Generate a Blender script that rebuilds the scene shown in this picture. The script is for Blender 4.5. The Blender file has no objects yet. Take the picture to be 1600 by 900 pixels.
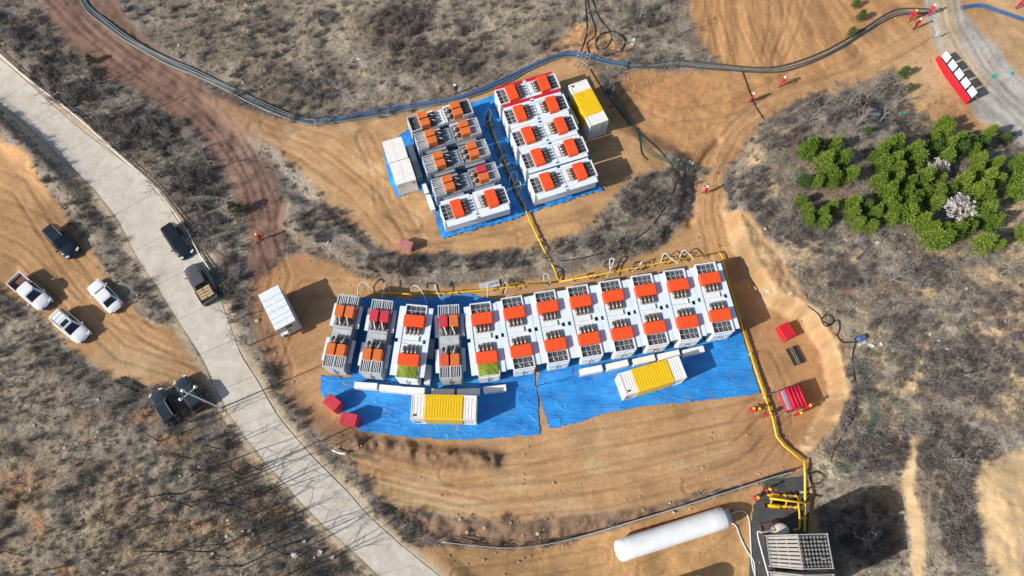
import bpy, bmesh, math, random
import numpy as np
from mathutils import Vector, Matrix
random.seed(7); RNG = np.random.default_rng(7)
C = bpy.context.scene.collection
SC = bpy.context.scene
rad = math.radians

# ------------------------------------------------------------------ camera, sky, sun, exposure
F_PX, TILT, CAM_H = 1067.0, rad(20.5), 66.0          # focal length in photo pixels, lean from straight down, height
cam = bpy.data.cameras.new('camera'); cam_o = bpy.data.objects.new('camera', cam); C.objects.link(cam_o)
cam.sensor_width = 36.0; cam.lens = 36.0 * F_PX / 1600.0; cam.clip_start = 0.5; cam.clip_end = 2000
cam_o.location = (0, 0, CAM_H); cam_o.rotation_euler = (TILT, 0, 0)
SC.camera = cam_o
SUN_EL, SUN_AZ = rad(32), rad(24.5)                    # light travels towards +x, a little +y
w = bpy.data.worlds.new('World'); SC.world = w; w.use_nodes = True
nt = w.node_tree; bg = nt.nodes['Background']; sky = nt.nodes.new('ShaderNodeTexSky')
sky.sky_type = 'NISHITA'; sky.sun_disc = False; sky.sun_elevation = SUN_EL
sky.sun_rotation = math.atan2(-math.cos(SUN_AZ), -math.sin(SUN_AZ)); sky.air_density = 1.0; sky.dust_density = 1.5
nt.links.new(sky.outputs[0], bg.inputs[0]); bg.inputs[1].default_value = 0.10
sl = bpy.data.lights.new('sun', 'SUN'); sl.energy = 4.7; sl.angle = rad(0.55); sl.color = (1.0, 0.93, 0.83)
so = bpy.data.objects.new('sun', sl); C.objects.link(so); so.location = (-40, -20, 60)
so.rotation_euler = Vector((math.cos(SUN_AZ)*math.cos(SUN_EL), math.sin(SUN_AZ)*math.cos(SUN_EL), -math.sin(SUN_EL))).to_track_quat('-Z', 'Y').to_euler()
SC.view_settings.view_transform = 'Standard'; SC.view_settings.look = 'None'
SC.view_settings.gamma = 1.0; SC.view_settings.exposure = 0.26
try: SC.view_settings.use_curve_mapping = False
except Exception: pass
SC.render.engine = 'CYCLES'
SC.render.resolution_x, SC.render.resolution_y = 1024, 576

# ------------------------------------------------------------------ survey helpers: photo pixel -> place on the site
CT, ST = math.cos(TILT), math.sin(TILT)
def P(u, v, z=0.0):
    x = (np.asarray(u, float) - 800) / F_PX; y = -(np.asarray(v, float) - 450) / F_PX
    dy = y*CT + ST; dz = y*ST - CT
    t = (CAM_H - z) / -dz
    return np.stack([x*t, dy*t, np.zeros_like(t) + z], -1)
def pix(p):
    q = np.asarray(p, float) - np.array([0, 0, CAM_H])
    cy = q[..., 1]*CT + q[..., 2]*ST; d = q[..., 1]*ST - q[..., 2]*CT
    return 800 + F_PX*q[..., 0]/d, 450 - F_PX*cy/d

def hash2(ix, iy, s):
    h = (ix.astype(np.int64)*374761393 + iy.astype(np.int64)*668265263 + s*1442695041) & 0x7fffffff
    h = ((h ^ (h >> 13)) * 1274126177) & 0x7fffffff
    return ((h ^ (h >> 16)) & 0xffff) / 65535.0
def vnoise(x, y, s=0):
    ix = np.floor(x); iy = np.floor(y); fx = x-ix; fy = y-iy
    fx = fx*fx*(3-2*fx); fy = fy*fy*(3-2*fy)
    a = hash2(ix, iy, s); b = hash2(ix+1, iy, s); c = hash2(ix, iy+1, s); d = hash2(ix+1, iy+1, s)
    return (a*(1-fx)+b*fx)*(1-fy) + (c*(1-fx)+d*fx)*fy
def fbm(x, y, s=0, o=4, g=0.5):
    t = 0; a = 1.0; n = 0
    for k in range(o):
        t = t + a*vnoise(x*2**k + 17.3*k, y*2**k - 9.1*k, s+k*7); n += a; a *= g
    return t/n                                            # 0..1
def sstep(a, b, x):
    t = np.clip((x-a)/(b-a), 0, 1); return t*t*(3-2*t)
def seg_dist(u, v, pts, closed=False):
    best = np.full(np.shape(u), 1e9); along = np.zeros(np.shape(u)); side = np.zeros(np.shape(u)); acc = 0.0
    n = len(pts)
    for i in range(n if closed else n-1):
        (ax, ay), (bx, by) = pts[i], pts[(i+1) % n]
        dx, dy = bx-ax, by-ay; L = math.hypot(dx, dy) + 1e-9
        t = np.clip(((u-ax)*dx + (v-ay)*dy)/(L*L), 0, 1)
        d = np.hypot(u-(ax+t*dx), v-(ay+t*dy))
        m = d < best
        best = np.where(m, d, best); along = np.where(m, acc+t*L, along)
        side = np.where(m, np.sign((u-ax)*dy - (v-ay)*dx), side)
        acc += L
    return best, along, side
def inside(u, v, poly):
    c = np.zeros(np.shape(u), bool); n = len(poly)
    for i in range(n):
        (ax, ay), (bx, by) = poly[i], poly[(i+1) % n]
        cond = ((ay > v) != (by > v)) & (u < (bx-ax)*(v-ay)/((by-ay) if by != ay else 1e-9) + ax)
        c ^= cond
    return c
def sdist(u, v, poly):
    d, _, _ = seg_dist(u, v, poly, True)
    return np.where(inside(u, v, poly), d, -d)            # positive inside, photo pixels

# ------------------------------------------------------------------ site plan (outlines surveyed on the photograph)
CARPARK = [(-400,60),(-150,150),(0,218),(40,238),(75,300),(108,345),(150,402),(188,462),(236,505),(285,512),(330,560),(345,610),(300,603),(215,603),(165,582),(120,547),(60,490),(0,452),(-150,360),(-400,250)]
RED = [(60,0),(105,70),(185,130),(258,172),(318,222),(358,290),(384,345),(392,400),(398,460),(440,470),(440,400),(445,330),(420,270),(392,222),(420,222),(430,190),(330,140),(255,85),(205,40),(180,-5),(150,-120),(-60,-120)]
LOWPAD = [(402,440),(446,402),(478,396),(520,408),(560,432),(640,452),(720,446),(800,440),(880,428),(960,415),(1040,385),(1085,330),(1098,285),(1120,262),(1135,300),(1128,345),(1150,395),(1172,440),(1200,482),(1255,498),(1285,560),(1297,612),(1285,650),(1258,690),(1262,735),(1180,752),(1090,776),(1000,795),(900,806),(820,815),(730,812),(650,800),(600,785),(560,735),(500,680),(455,630),(425,580),(400,520),(388,450)]
UPPAD = [(330,150),(400,178),(470,194),(560,192),(640,178),(700,162),(780,124),(860,96),(900,92),(935,110),(952,160),(962,205),(1040,240),(1060,262),(1000,275),(950,322),(905,365),(850,384),(750,394),(650,402),(590,384),(545,350),(505,310),(470,268),(428,228),(380,196)]
UPPERR = [(1072,-40),(1085,40),(1105,80),(1130,104),(1060,112),(990,112),(955,135),(965,205),(1040,238),(1075,255),(1100,270),(1140,262),(1188,188),(1262,150),(1330,124),(1395,105),(1432,170),(1470,196),(1540,208),(1640,200),(1800,120),(1800,-200),(1072,-200)]
PATCHTOP = [(812,108),(868,72),(905,36),(945,52),(985,78),(960,98),(900,92)]
GRAVEL = [(1436,-100),(1446,20),(1462,70),(1492,118),(1530,186),(1575,212),(1640,262),(1700,320),(1700,230),(1640,165),(1575,95),(1530,48),(1503,10),(1490,-100)]
YARD = [(600,860),(690,852),(800,862),(900,846),(1000,815),(1100,784),(1240,740),(1272,752),(1268,790),(1290,860),(1310,960),(1350,1200),(700,1200)]
SANDPATH = [(1425,690),(1418,750),(1428,800),(1436,850),(1430,930)]
SANDR = [(1515,745),(1560,715),(1640,690),(2000,660),(2000,1100),(1590,960),(1545,880),(1530,820)]
BANK = [(1122,330),(1165,328),(1210,385),(1245,440),(1262,470),(1300,500),(1318,560),(1330,620),(1310,668),(1265,705),(1240,700),(1275,650),(1290,612),(1280,560),(1250,505),(1195,484),(1165,440),(1142,395)]
BAND = [(445,300),(505,312),(545,352),(590,386),(650,404),(750,396),(850,386),(905,367),(950,324),(1000,277),(1055,262),(1078,285),(1062,340),(1030,378),(950,408),(880,424),(800,434),(700,438),(620,440),(560,424),(500,392),(462,378),(430,350)]
HILLR = [(1262,150),(1188,188),(1138,262),(1122,330),(1142,395),(1165,440),(1195,484),(1250,505),(1280,560),(1290,612),(1275,650),(1245,700),(1275,745),(1275,800),(1330,1000),(1500,1400),(2600,1400),(2600,200),(1640,230),(1540,212),(1470,200),(1420,185),(1330,140)]
SLIP = [(600,786),(650,800),(730,812),(820,815),(900,806),(1000,795),(1090,776),(1180,752),(1262,735),(1240,742),(1100,780),(1000,811),(900,840),(800,856),(695,848),(640,820)]
ROAD_L = [(-260,-30),(-120,70),(0,160),(50,203),(100,250),(150,298),(185,345),(215,400),(250,455),(285,510),(320,568),(352,635),(400,703),(445,755),(487,802),(540,850),(592,900),(680,985),(800,1090),(1000,1270),(1300,1540)]
ROAD_R = [(-200,-90),(-80,20),(0,92),(50,135),(105,185),(160,228),(205,262),(247,302),(285,355),(318,405),(345,470),(372,545),(405,600),(435,650),(480,705),(530,755),(575,805),(630,855),(685,900),(770,975),(890,1080),(1100,1260),(1400,1530)]
ROADPOLY = ROAD_L + ROAD_R[::-1]
FENCE = [(692,847),(750,853),(800,856),(850,851),(900,840),(950,826),(1000,811),(1050,796),(1100,780),(1150,764),(1200,748),(1236,738)]
RIDGE = [(-300,30),(-120,125),(0,195),(60,250),(105,300),(140,350),(180,420),(225,485)]

def z_base(u, v):
    """height of the ground (metres) at a surveyed pixel, without the small relief"""
    z = np.zeros(np.shape(u))
    up = sdist(u, v, UPPAD)
    z = z + 0.8*sstep(-22, 0, up) + 1.0*sstep(0, 16, sdist(u, v, BAND))
    north = 300 - (v + 0.12*np.abs(u-800))
    z = z + 0.8*sstep(60, 190, north)*(1-sstep(-22, 0, up)) + 2.2*sstep(150, 620, north)
    hr = sdist(u, v, HILLR)
    low = 1-0.97*sstep(670, 790, v)*sstep(1500, 1400, u)
    z = z + (3.0*sstep(2, 36, hr) + 2.0*sstep(60, 420, hr))*low
    rd, al, sd = seg_dist(u, v, RIDGE)
    z = z + 1.15*np.exp(-(rd/20.0)**2)*sstep(330, 250, v) + 0.35*np.exp(-(rd/20.0)**2)*sstep(500, 440, v)
    bl = sstep(15, 150, np.interp(v, [b for _, b in ROAD_L], [a for a, _ in ROAD_L]) - u)*sstep(470, 640, v)*(1-sstep(-60, 0, sdist(u, v, CARPARK)))
    z = z + 0.9*bl
    fu = seg_dist(u, v, FENCE)
    yd = sstep(0, 42, (v - np.interp(u, [x for x, _ in SLIP[:9]], [y for _, y in SLIP[:9]])))
    yd = yd*sstep(640, 900, u)*(1-sstep(1380, 1500, u))*(1-sstep(-45, -8, sdist(u, v, ROADPOLY)))
    yd = np.where(v > 960, yd*(1-sstep(960, 1300, v)), yd)
    z = z - 2.2*yd
    return z
FASTZ = [None]
def z_ground(u, v):
    if FASTZ[0] is not None:
        return FASTZ[0](np.asarray(u, float), np.asarray(v, float))
    return z_full(u, v)
def z_full(u, v):
    u = np.asarray(u, float); v = np.asarray(v, float)
    z = z_base(u, v); p = P(u, v, z)
    x, y = p[..., 0], p[..., 1]
    soft = np.maximum.reduce([sdist(u, v, LOWPAD), sdist(u, v, UPPAD), sdist(u, v, CARPARK), sdist(u, v, GRAVEL)])
    road = sdist(u, v, ROADPOLY)
    rough = (1 - sstep(-14, 8, soft))*(1-0.8*sstep(-10, 15, np.maximum(sdist(u, v, UPPERR), sdist(u, v, YARD))))
    rough = rough*(1 - sstep(-25, -3, road))
    z = z + rough*(0.55*(fbm(x*0.22, y*0.22, 3)-0.5) + 0.30*(fbm(x*0.9, y*0.9, 5, 3)-0.5))
    dirt = sdist(u, v, UPPERR)
    z = z + sstep(-5, 15, dirt)*0.05*(fbm(x*1.6, y*1.6, 8, 3)-0.5)
    bank = sdist(u, v, BANK)
    z = z + sstep(-6, 8, bank)*(0.7*(fbm(x*0.7, y*0.7, 11, 4)-0.5)+0.35*(fbm(x*2.4, y*2.4, 12, 3)-0.5))
    slip = sdist(u, v, SLIP)
    z = z + sstep(-4, 8, slip)*1.3*(fbm(x*0.9, y*0.9, 13, 4)-0.5)
    # ploughed-up spoil ridge south-west of the sheeting
    dd, al, sd = seg_dist(u, v, [(560,690),(620,700),(680,712),(735,716),(770,722)])
    z = z + 0.75*np.exp(-(dd/13.0)**2)*np.clip(2.2*fbm(x*1.0, y*1.0, 15, 3)-0.4, 0, 2)
    # ditch beside the haul track
    dd, al, sd = seg_dist(u, v, [(1122,222),(1100,250),(1086,275),(1084,310),(1078,350)])
    z = z - 0.5*np.exp(-(dd/6.0)**2)
    # ruts on the loose dirt
    z = z + 0.018*(fbm(x*1.1, y*1.1, 19, 3)-0.5)*(soft > 0)
    for pts, gauge in TRACKS:
        d_, al, sd = seg_dist(u, v, pts); c_ = np.abs(d_-gauge/2)
        z = z - 0.055*np.exp(-(c_/2.4)**2) + 0.03*np.exp(-((c_-5.0)/2.2)**2)
    z = z - 0.22*sstep(-2, 6, road)
    return z
TRACKS = [([(-60,300),(60,345),(150,430),(230,520),(330,575)], 25), ([(-60,345),(40,400),(120,480),(190,550),(320,590)], 25), ([(-60,255),(30,290),(100,400),(170,490),(300,550)], 26),
  ([(600,745),(720,775),(860,765),(1000,745),(1150,705),(1225,640)], 27), ([(560,710),(680,745),(850,735),(1010,700),(1150,670),(1200,620)], 27), ([(590,760),(760,795),(940,780),(1120,735),(1215,705)], 27), ([(700,740),(800,720),(900,690),(1050,665),(1190,635)], 27),
  ([(1195,560),(1215,600),(1225,660),(1180,720),(1080,760)], 26), ([(430,560),(450,500),(480,450),(560,452)], 26), ([(445,580),(420,500),(440,430),(420,380)], 26),
  ([(400,200),(480,240),(560,300),(620,370),(760,380),(900,355)], 24), ([(420,195),(520,225),(600,290),(660,395),(800,375)], 24), ([(570,215),(590,260),(600,320),(650,350)], 24),
  ([(40,-60),(120,30),(200,95),(290,150),(350,205),(395,280),(412,350)], 25), ([(70,-60),(150,40),(240,110),(330,165),(385,240),(425,330)], 25),
  ([(1120,400),(1103,330),(1108,275),(1150,200),(1210,155),(1330,120),(1450,50)], 22), ([(1105,-40),(1120,30),(1140,100)], 20), ([(1150,-40),(1165,40),(1190,95)], 20), ([(1210,-40),(1215,30),(1200,90)], 20), ([(1260,-40),(1240,40),(1215,95)], 20), ([(980,150),(1060,180),(1140,170),(1240,120),(1330,80)], 21),
  ([(1475,-40),(1490,40),(1530,110),(1610,190)], 22), ([(720,900),(850,885),(940,868)], 27), ([(1010,890),(1100,850),(1160,800)], 27)]
def G(u, v, dz=0.0):
    p = P(u, v, float(z_ground(u, v)) + dz); return Vector(p.tolist())
def gz_xy(x, y):
    """ground height under a place, found by stepping down the survey"""
    z = 0.0
    for _ in range(6):
        u, v = pix(np.array([x, y, z])); z = float(z_ground(u, v))
    return z

# ------------------------------------------------------------------ materials
def srgb(r, g, b, k=1.0):
    f = lambda c: ((c/255)/12.92 if c/255 <= 0.04045 else ((c/255+0.055)/1.055)**2.4)*k
    return (f(r), f(g), f(b), 1.0)
def mat(name, col, rough=0.6, metal=0.0, var=0.12, scale=3.0, bump=0.0, bscale=20.0, col2=None, spec=0.4, coat=0.0):
    """painted or natural surface: base colour broken by two noises, optional fine relief"""
    m = bpy.data.materials.new(name); m.use_nodes = True; t = m.node_tree; b = t.nodes['Principled BSDF']
    b.inputs['Roughness'].default_value = rough; b.inputs['Metallic'].default_value = metal
    b.inputs['Specular IOR Level'].default_value = spec
    if coat: b.inputs['Coat Weight'].default_value = coat
    g = t.nodes.new('ShaderNodeNewGeometry'); n = t.nodes.new('ShaderNodeTexNoise')
    n.inputs['Scale'].default_value = scale; n.inputs['Detail'].default_value = 5.0; n.inputs['Roughness'].default_value = 0.65
    t.links.new(g.outputs['Position'], n.inputs['Vector'])
    r = t.nodes.new('ShaderNodeValToRGB'); r.color_ramp.elements[0].position = 0.3; r.color_ramp.elements[1].position = 0.7
    c2 = col2 or tuple(min(1, c*(1+var)) for c in col[:3])+(1,)
    r.color_ramp.elements[0].color = tuple(c*(1-var) for c in col[:3])+(1,) if not col2 else col
    r.color_ramp.elements[1].color = c2
    t.links.new(n.outputs['Fac'], r.inputs['Fac']); t.links.new(r.outputs['Color'], b.inputs['Base Color'])
    if bump:
        n2 = t.nodes.new('ShaderNodeTexNoise'); n2.inputs['Scale'].default_value = bscale; n2.inputs['Detail'].default_value = 4
        t.links.new(g.outputs['Position'], n2.inputs['Vector'])
        bp = t.nodes.new('ShaderNodeBump'); bp.inputs['Strength'].default_value = bump; bp.inputs['Distance'].default_value = 0.03
        t.links.new(n2.outputs['Fac'], bp.inputs['Height']); t.links.new(bp.outputs['Normal'], b.inputs['Normal'])
    return m
M = {}
M['white'] = mat('white_paint', (0.64,0.68,0.71,1), 0.45, scale=2.2, col2=(0.78,0.83,0.87,1))
M['whitecont'] = mat('white_container_paint', (0.76,0.75,0.72,1), 0.45, var=0.08, scale=1.5)
M['deck'] = mat('pale_blue_deck_paint', (0.66,0.77,0.85,1), 0.45, var=0.07, scale=1.0)
M['orange_red'] = mat('orange_red_cover', (0.80,0.085,0.018,1), 0.5, var=0.10, scale=2.0)
M['orange'] = mat('faded_orange_cover', (0.62,0.155,0.035,1), 0.55, var=0.14, scale=2.0)
M['crimson'] = mat('crimson_cover', (0.54,0.04,0.065,1), 0.55, var=0.12, scale=2.0)
M['coral'] = mat('coral_red_cover', (0.62,0.09,0.045,1), 0.55, var=0.14, scale=2.0)
M['red'] = mat('red_paint', (0.52,0.015,0.03,1), 0.45, var=0.15, scale=2.0)
M['grey'] = mat('blue_grey_paint', (0.24,0.28,0.33,1), 0.5, var=0.12, scale=1.5)
M['palegrey'] = mat('pale_grey_paint', (0.46,0.49,0.51,1), 0.5, var=0.16, scale=1.5)
M['soot'] = mat('sooty_plate', (0.42,0.41,0.40,1), 0.7, col2=(0.14,0.13,0.13,1), scale=1.6)
M['darkgrille'] = mat('dark_grille', (0.085,0.105,0.125,1), 0.5, var=0.3, scale=8)
M['black'] = mat('black_metal', (0.02,0.021,0.023,1), 0.55, var=0.2)
M['steel'] = mat('weathered_steel', (0.30,0.28,0.25,1), 0.4, 0.55, col2=(0.17,0.14,0.11,1), scale=5)
M['darksteel'] = mat('dark_exhaust_steel', (0.055,0.05,0.048,1), 0.5, 0.4, col2=(0.17,0.15,0.13,1), scale=6)
M['galv'] = mat('galvanised_metal', (0.42,0.43,0.44,1), 0.45, 0.5, var=0.15)
M['yellow'] = mat('yellow_pipe_paint', (0.78,0.46,0.01,1), 0.4, var=0.10)
M['yellowcont'] = mat('yellow_container_paint', (0.76,0.50,0.012,1), 0.45, var=0.07, scale=1.5)
M['blue'] = mat('blue_hose', (0.055,0.12,0.26,1), 0.5, var=0.2)
M['darkhose'] = mat('dark_green_grey_hose', (0.06,0.075,0.08,1), 0.45, var=0.25)
M['greyhose'] = mat('grey_hose', (0.14,0.16,0.17,1), 0.45, var=0.2)
M['blackhose'] = mat('black_rubber_hose', (0.02,0.02,0.02,1), 0.6, var=0.3)
M['whitehose'] = mat('white_hose', (0.55,0.55,0.52,1), 0.5, var=0.1)
M['greentarp'] = mat('olive_green_tarp', (0.19,0.25,0.02,1), 0.6, var=0.2, scale=3, bump=0.4, bscale=9)
M['pink'] = mat('faded_pink_sheet', (0.42,0.18,0.17,1), 0.7, var=0.12)
M['tank'] = mat('white_tank_paint', (0.69,0.72,0.73,1), 0.35, scale=0.9, col2=(0.80,0.83,0.84,1))
M['wood'] = mat('weathered_timber', (0.10,0.085,0.07,1), 0.8, var=0.3, scale=6)
M['rust'] = mat('rusty_frame', (0.15,0.07,0.045,1), 0.75, var=0.3, scale=6)
M['stone'] = mat('pale_stone', (0.40,0.37,0.33,1), 0.85, var=0.3, scale=4, bump=0.4)
M['skin'] = mat('skin', (0.38,0.20,0.13,1), 0.6, var=0.05)
M['coverall'] = mat('red_coverall', (0.48,0.008,0.035,1), 0.7, var=0.15, scale=6)
M['darkcloth'] = mat('dark_clothing', (0.05,0.055,0.07,1), 0.8, var=0.2)
M['boot'] = mat('black_boots', (0.02,0.02,0.02,1), 0.6)
M['helmetw'] = mat('white_helmet', (0.75,0.75,0.73,1), 0.35, var=0.03)
M['helmety'] = mat('yellow_helmet', (0.80,0.50,0.01,1), 0.35, var=0.03)
M['cardboard'] = mat('cardboard_boxes', (0.45,0.33,0.19,1), 0.8, var=0.15)
M['glass'] = mat('car_glass', (0.015,0.022,0.028,1), 0.06, var=0.1, spec=0.7)
M['carwhite'] = mat('white_car_paint', (0.74,0.75,0.76,1), 0.25, var=0.02, coat=0.6)
M['carblack'] = mat('black_car_paint', (0.012,0.015,0.020,1), 0.22, var=0.05, coat=0.8)
M['cardark'] = mat('dark_blue_grey_car_paint', (0.022,0.032,0.040,1), 0.25, var=0.05, coat=0.8)
M['cargrey'] = mat('grey_car_paint', (0.085,0.09,0.10,1), 0.3, var=0.05, coat=0.6)
M['tyre'] = mat('tyre_rubber', (0.02,0.02,0.02,1), 0.85)
M['rim'] = mat('alloy_rim', (0.5,0.5,0.5,1), 0.3, 0.8)
M['lampglass'] = mat('headlight_lens', (0.6,0.63,0.65,1), 0.15, var=0.05)
M['tail'] = mat('tail_light_lens', (0.35,0.01,0.01,1), 0.2)
M['plate'] = mat('number_plate', (0.03,0.10,0.40,1), 0.4)
M['bark'] = mat('grey_brown_bark', (0.16,0.125,0.10,1), 0.9, var=0.3, scale=5)
M['barkdark'] = mat('dark_bark', (0.045,0.038,0.034,1), 0.9, var=0.3, scale=5)
M['barkpale'] = mat('pale_bark', (0.36,0.31,0.26,1), 0.9, var=0.2, scale=5)
M['greennet'] = mat('green_netting', (0.045,0.13,0.095,1), 0.8, var=0.3)
M['teal'] = mat('teal_plastic_scrap', (0.04,0.36,0.30,1), 0.6, var=0.2)
M['paper'] = mat('white_litter', (0.66,0.65,0.62,1), 0.8, var=0.1)
M['asphalt'] = mat('dark_hardstanding', (0.065,0.068,0.075,1), 0.85, var=0.3, scale=1.2, bump=0.3)
M['netwall'] = mat('galvanised_rail', (0.36,0.38,0.37,1), 0.6, var=0.2, scale=3)
M['signwhite'] = mat('white_sign_panel', (0.78,0.79,0.78,1), 0.4, var=0.03)
M['insul'] = mat('stained_white_cladding', (0.74,0.72,0.66,1), 0.5, col2=(0.42,0.33,0.22,1), scale=2.5)
M['alu'] = mat('aluminium_fins', (0.50,0.51,0.51,1), 0.45, 0.35, var=0.15, scale=4)

# ------------------------------------------------------------------ mesh helpers
class MB:
    def __init__(s): s.v = []; s.f = []; s.m = []
    def add(s, vs, fs, mi=0):
        n = len(s.v); s.v += [tuple(map(float, a)) for a in vs]
        for f in fs: s.f.append(tuple(i+n for i in f)); s.m.append(mi)
        return s
    def box(s, c, d, rz=0.0, mi=0, taper=1.0, rx=0.0):
        hx, hy, hz = d[0]/2, d[1]/2, d[2]/2
        vs = []
        for z, k in ((-hz, 1), (hz, taper)):
            for x, y in ((-hx,-hy),(hx,-hy),(hx,hy),(-hx,hy)): vs.append(Vector((x*k, y*k, z)))
        R = Matrix.Rotation(rz, 3, 'Z') @ Matrix.Rotation(rx, 3, 'X')
        vs = [R @ a + Vector(c) for a in vs]
        return s.add(vs, [(3,2,1,0),(4,5,6,7),(0,1,5,4),(1,2,6,5),(2,3,7,6),(3,0,4,7)], mi)
    def rbox(s, c, d, r=0.05, mi=0, rz=0.0):
        """box with chamfered vertical and top edges"""
        hx, hy, hz = d[0]/2, d[1]/2, d[2]/2
        R = Matrix.Rotation(rz, 3, 'Z')
        def ring(i, z):
            a, b = hx-i, hy-i; q = r
            return [(-a+q,-b,z),(a-q,-b,z),(a,-b+q,z),(a,b-q,z),(a-q,b,z),(-a+q,b,z),(-a,b-q,z),(-a,-b+q,z)]
        vs = ring(0,-hz)+ring(0,hz-r)+ring(r*0.7,hz)
        vs = [R @ Vector(a) + Vector(c) for a in vs]
        fs = [tuple(range(7,-1,-1)), tuple(range(16,24))]
        for k in (0, 8):
            for i in range(8): j = (i+1) % 8; fs.append((k+i, k+j, k+8+j, k+8+i))
        return s.add(vs, fs, mi)
    def tube(s, pts, r, n=6, mi=0, cap=True):
        pts = [Vector(p) for p in pts]; rr = r if isinstance(r, (list, tuple)) else [r]*len(pts)
        base = len(s.v); N = len(pts); prev = None
        for i, p in enumerate(pts):
            t = (pts[min(i+1, N-1)] - pts[max(i-1, 0)])
            if t.length < 1e-9: t = Vector((0,0,1))
            t.normalize()
            if prev is None:
                a = Vector((0,0,1)) if abs(t.z) < 0.9 else Vector((1,0,0)); prev = t.cross(a).normalized()
            x = (prev - t*prev.dot(t)); x = x.normalized() if x.length > 1e-6 else t.orthogonal().normalized()
            prev = x; y = t.cross(x)
            for k in range(n):
                an = 2*math.pi*k/n; q = p + (x*math.cos(an) + y*math.sin(an))*rr[i]; s.v.append(tuple(q))
        for i in range(N-1):
            for k in range(n):
                j = (k+1) % n; s.f.append((base+i*n+k, base+i*n+j, base+(i+1)*n+j, base+(i+1)*n+k)); s.m.append(mi)
        if cap:
            s.f.append(tuple(base+k for k in range(n-1,-1,-1))); s.m.append(mi)
            s.f.append(tuple(base+(N-1)*n+k for k in range(n))); s.m.append(mi)
        return s
    def cyl(s, a, b, r, n=12, mi=0): return s.tube([a, b], r, n, mi)
    def mesh(s, name, mats, smooth=False):
        me = bpy.data.meshes.new(name); me.from_pydata(s.v, [], s.f)
        for m_ in (mats if isinstance(mats, (list, tuple)) else [mats]): me.materials.append(M[m_] if isinstance(m_, str) else m_)
        if any(s.m): me.polygons.foreach_set('material_index', s.m)
        if smooth: me.polygons.foreach_set('use_smooth', [True]*len(s.f))
        me.update(); return me
    def build(s, name, mats, parent=None, smooth=False, loc=None, rz=0.0):
        o = bpy.data.objects.new(name, s.mesh(name, mats, smooth)); C.objects.link(o)
        if parent is not None: o.parent = parent
        if loc is not None: o.location = loc
        o.rotation_euler.z = rz
        return o
def tag(o, label=None, cat=None, group=None, kind=None):
    if label: o['label'] = label
    if cat: o['category'] = cat
    if group: o['group'] = group
    if kind: o['kind'] = kind
    return o
def thing(name, loc, rz, label, cat, group=None, scale=1.0):
    o = bpy.data.objects.new(name, None); C.objects.link(o); o.empty_display_size = 0.3
    o.location = loc; o.rotation_euler = (0, 0, rz); o.scale = (scale,)*3
    return tag(o, label, cat, group)
def copy_tree(o, parent=None):
    c = o.copy(); C.objects.link(c); c.parent = parent
    for ch in list(o.children): copy_tree(ch, c)
    return c
def place(me, name, parent=None, loc=(0,0,0), rz=0.0):
    o = bpy.data.objects.new(name, me); C.objects.link(o); o.parent = parent; o.location = loc; o.rotation_euler.z = rz
    return o
def setmat(o, m):
    o.material_slots[0].link = 'OBJECT'; o.material_slots[0].material = M[m]
def smooth_path(pts, k=6, closed=False):
    pts = [Vector(p) for p in pts]; out = []; n = len(pts)
    for i in range(n if closed else n-1):
        g = (lambda j: pts[j % n]) if closed else (lambda j: pts[max(0, min(n-1, j))])
        p0, p1, p2, p3 = g(i-1), g(i), g(i+1), g(i+2)
        for q in range(k):
            t = q/k
            out.append(0.5*((2*p1) + (p2-p0)*t + (2*p0-5*p1+4*p2-p3)*t*t + (3*p1-p0-3*p2+p3)*t**3))
    if not closed: out.append(pts[-1])
    return out
def drape(px, r, k=5):
    """lay a hose along surveyed pixels, resting on the ground"""
    s = smooth_path([(a, b, 0) for a, b in px], k); u = np.array([p.x for p in s]); v = np.array([p.y for p in s])
    z = z_ground(u, v) + r*0.8; q = P(u, v, z); return [Vector(a) for a in q.tolist()]
# ------------------------------------------------------------------ terrain
def grow(a, step, n, sign):
    out = []
    for _ in range(n): a += sign*step; out.append(a); step *= 1.28
    return out
us = np.array(grow(-60, 6, 15, -1)[::-1] + list(np.arange(-60, 1661, 3.0)) + grow(1660, 6, 15, 1))
vs = np.array(grow(-60, 6, 12, -1)[::-1] + list(np.arange(-60, 961, 3.0)) + grow(960, 6, 13, 1))
vs = vs[vs > -700]
UU, VV = np.meshgrid(us, vs)
ZZ = z_ground(UU, VV); PP = P(UU, VV, ZZ)
nu, nv = len(us), len(vs)
def z_grid(u, v):                                          # the built surface itself, read back between its vertices
    iu = np.clip(np.searchsorted(us, u)-1, 0, nu-2); iv = np.clip(np.searchsorted(vs, v)-1, 0, nv-2)
    fu = np.clip((u-us[iu])/(us[iu+1]-us[iu]), 0, 1); fv = np.clip((v-vs[iv])/(vs[iv+1]-vs[iv]), 0, 1)
    return (ZZ[iv, iu]*(1-fu)+ZZ[iv, iu+1]*fu)*(1-fv) + (ZZ[iv+1, iu]*(1-fu)+ZZ[iv+1, iu+1]*fu)*fv
FASTZ[0] = z_grid
X, Y = PP[..., 0], PP[..., 1]

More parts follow.
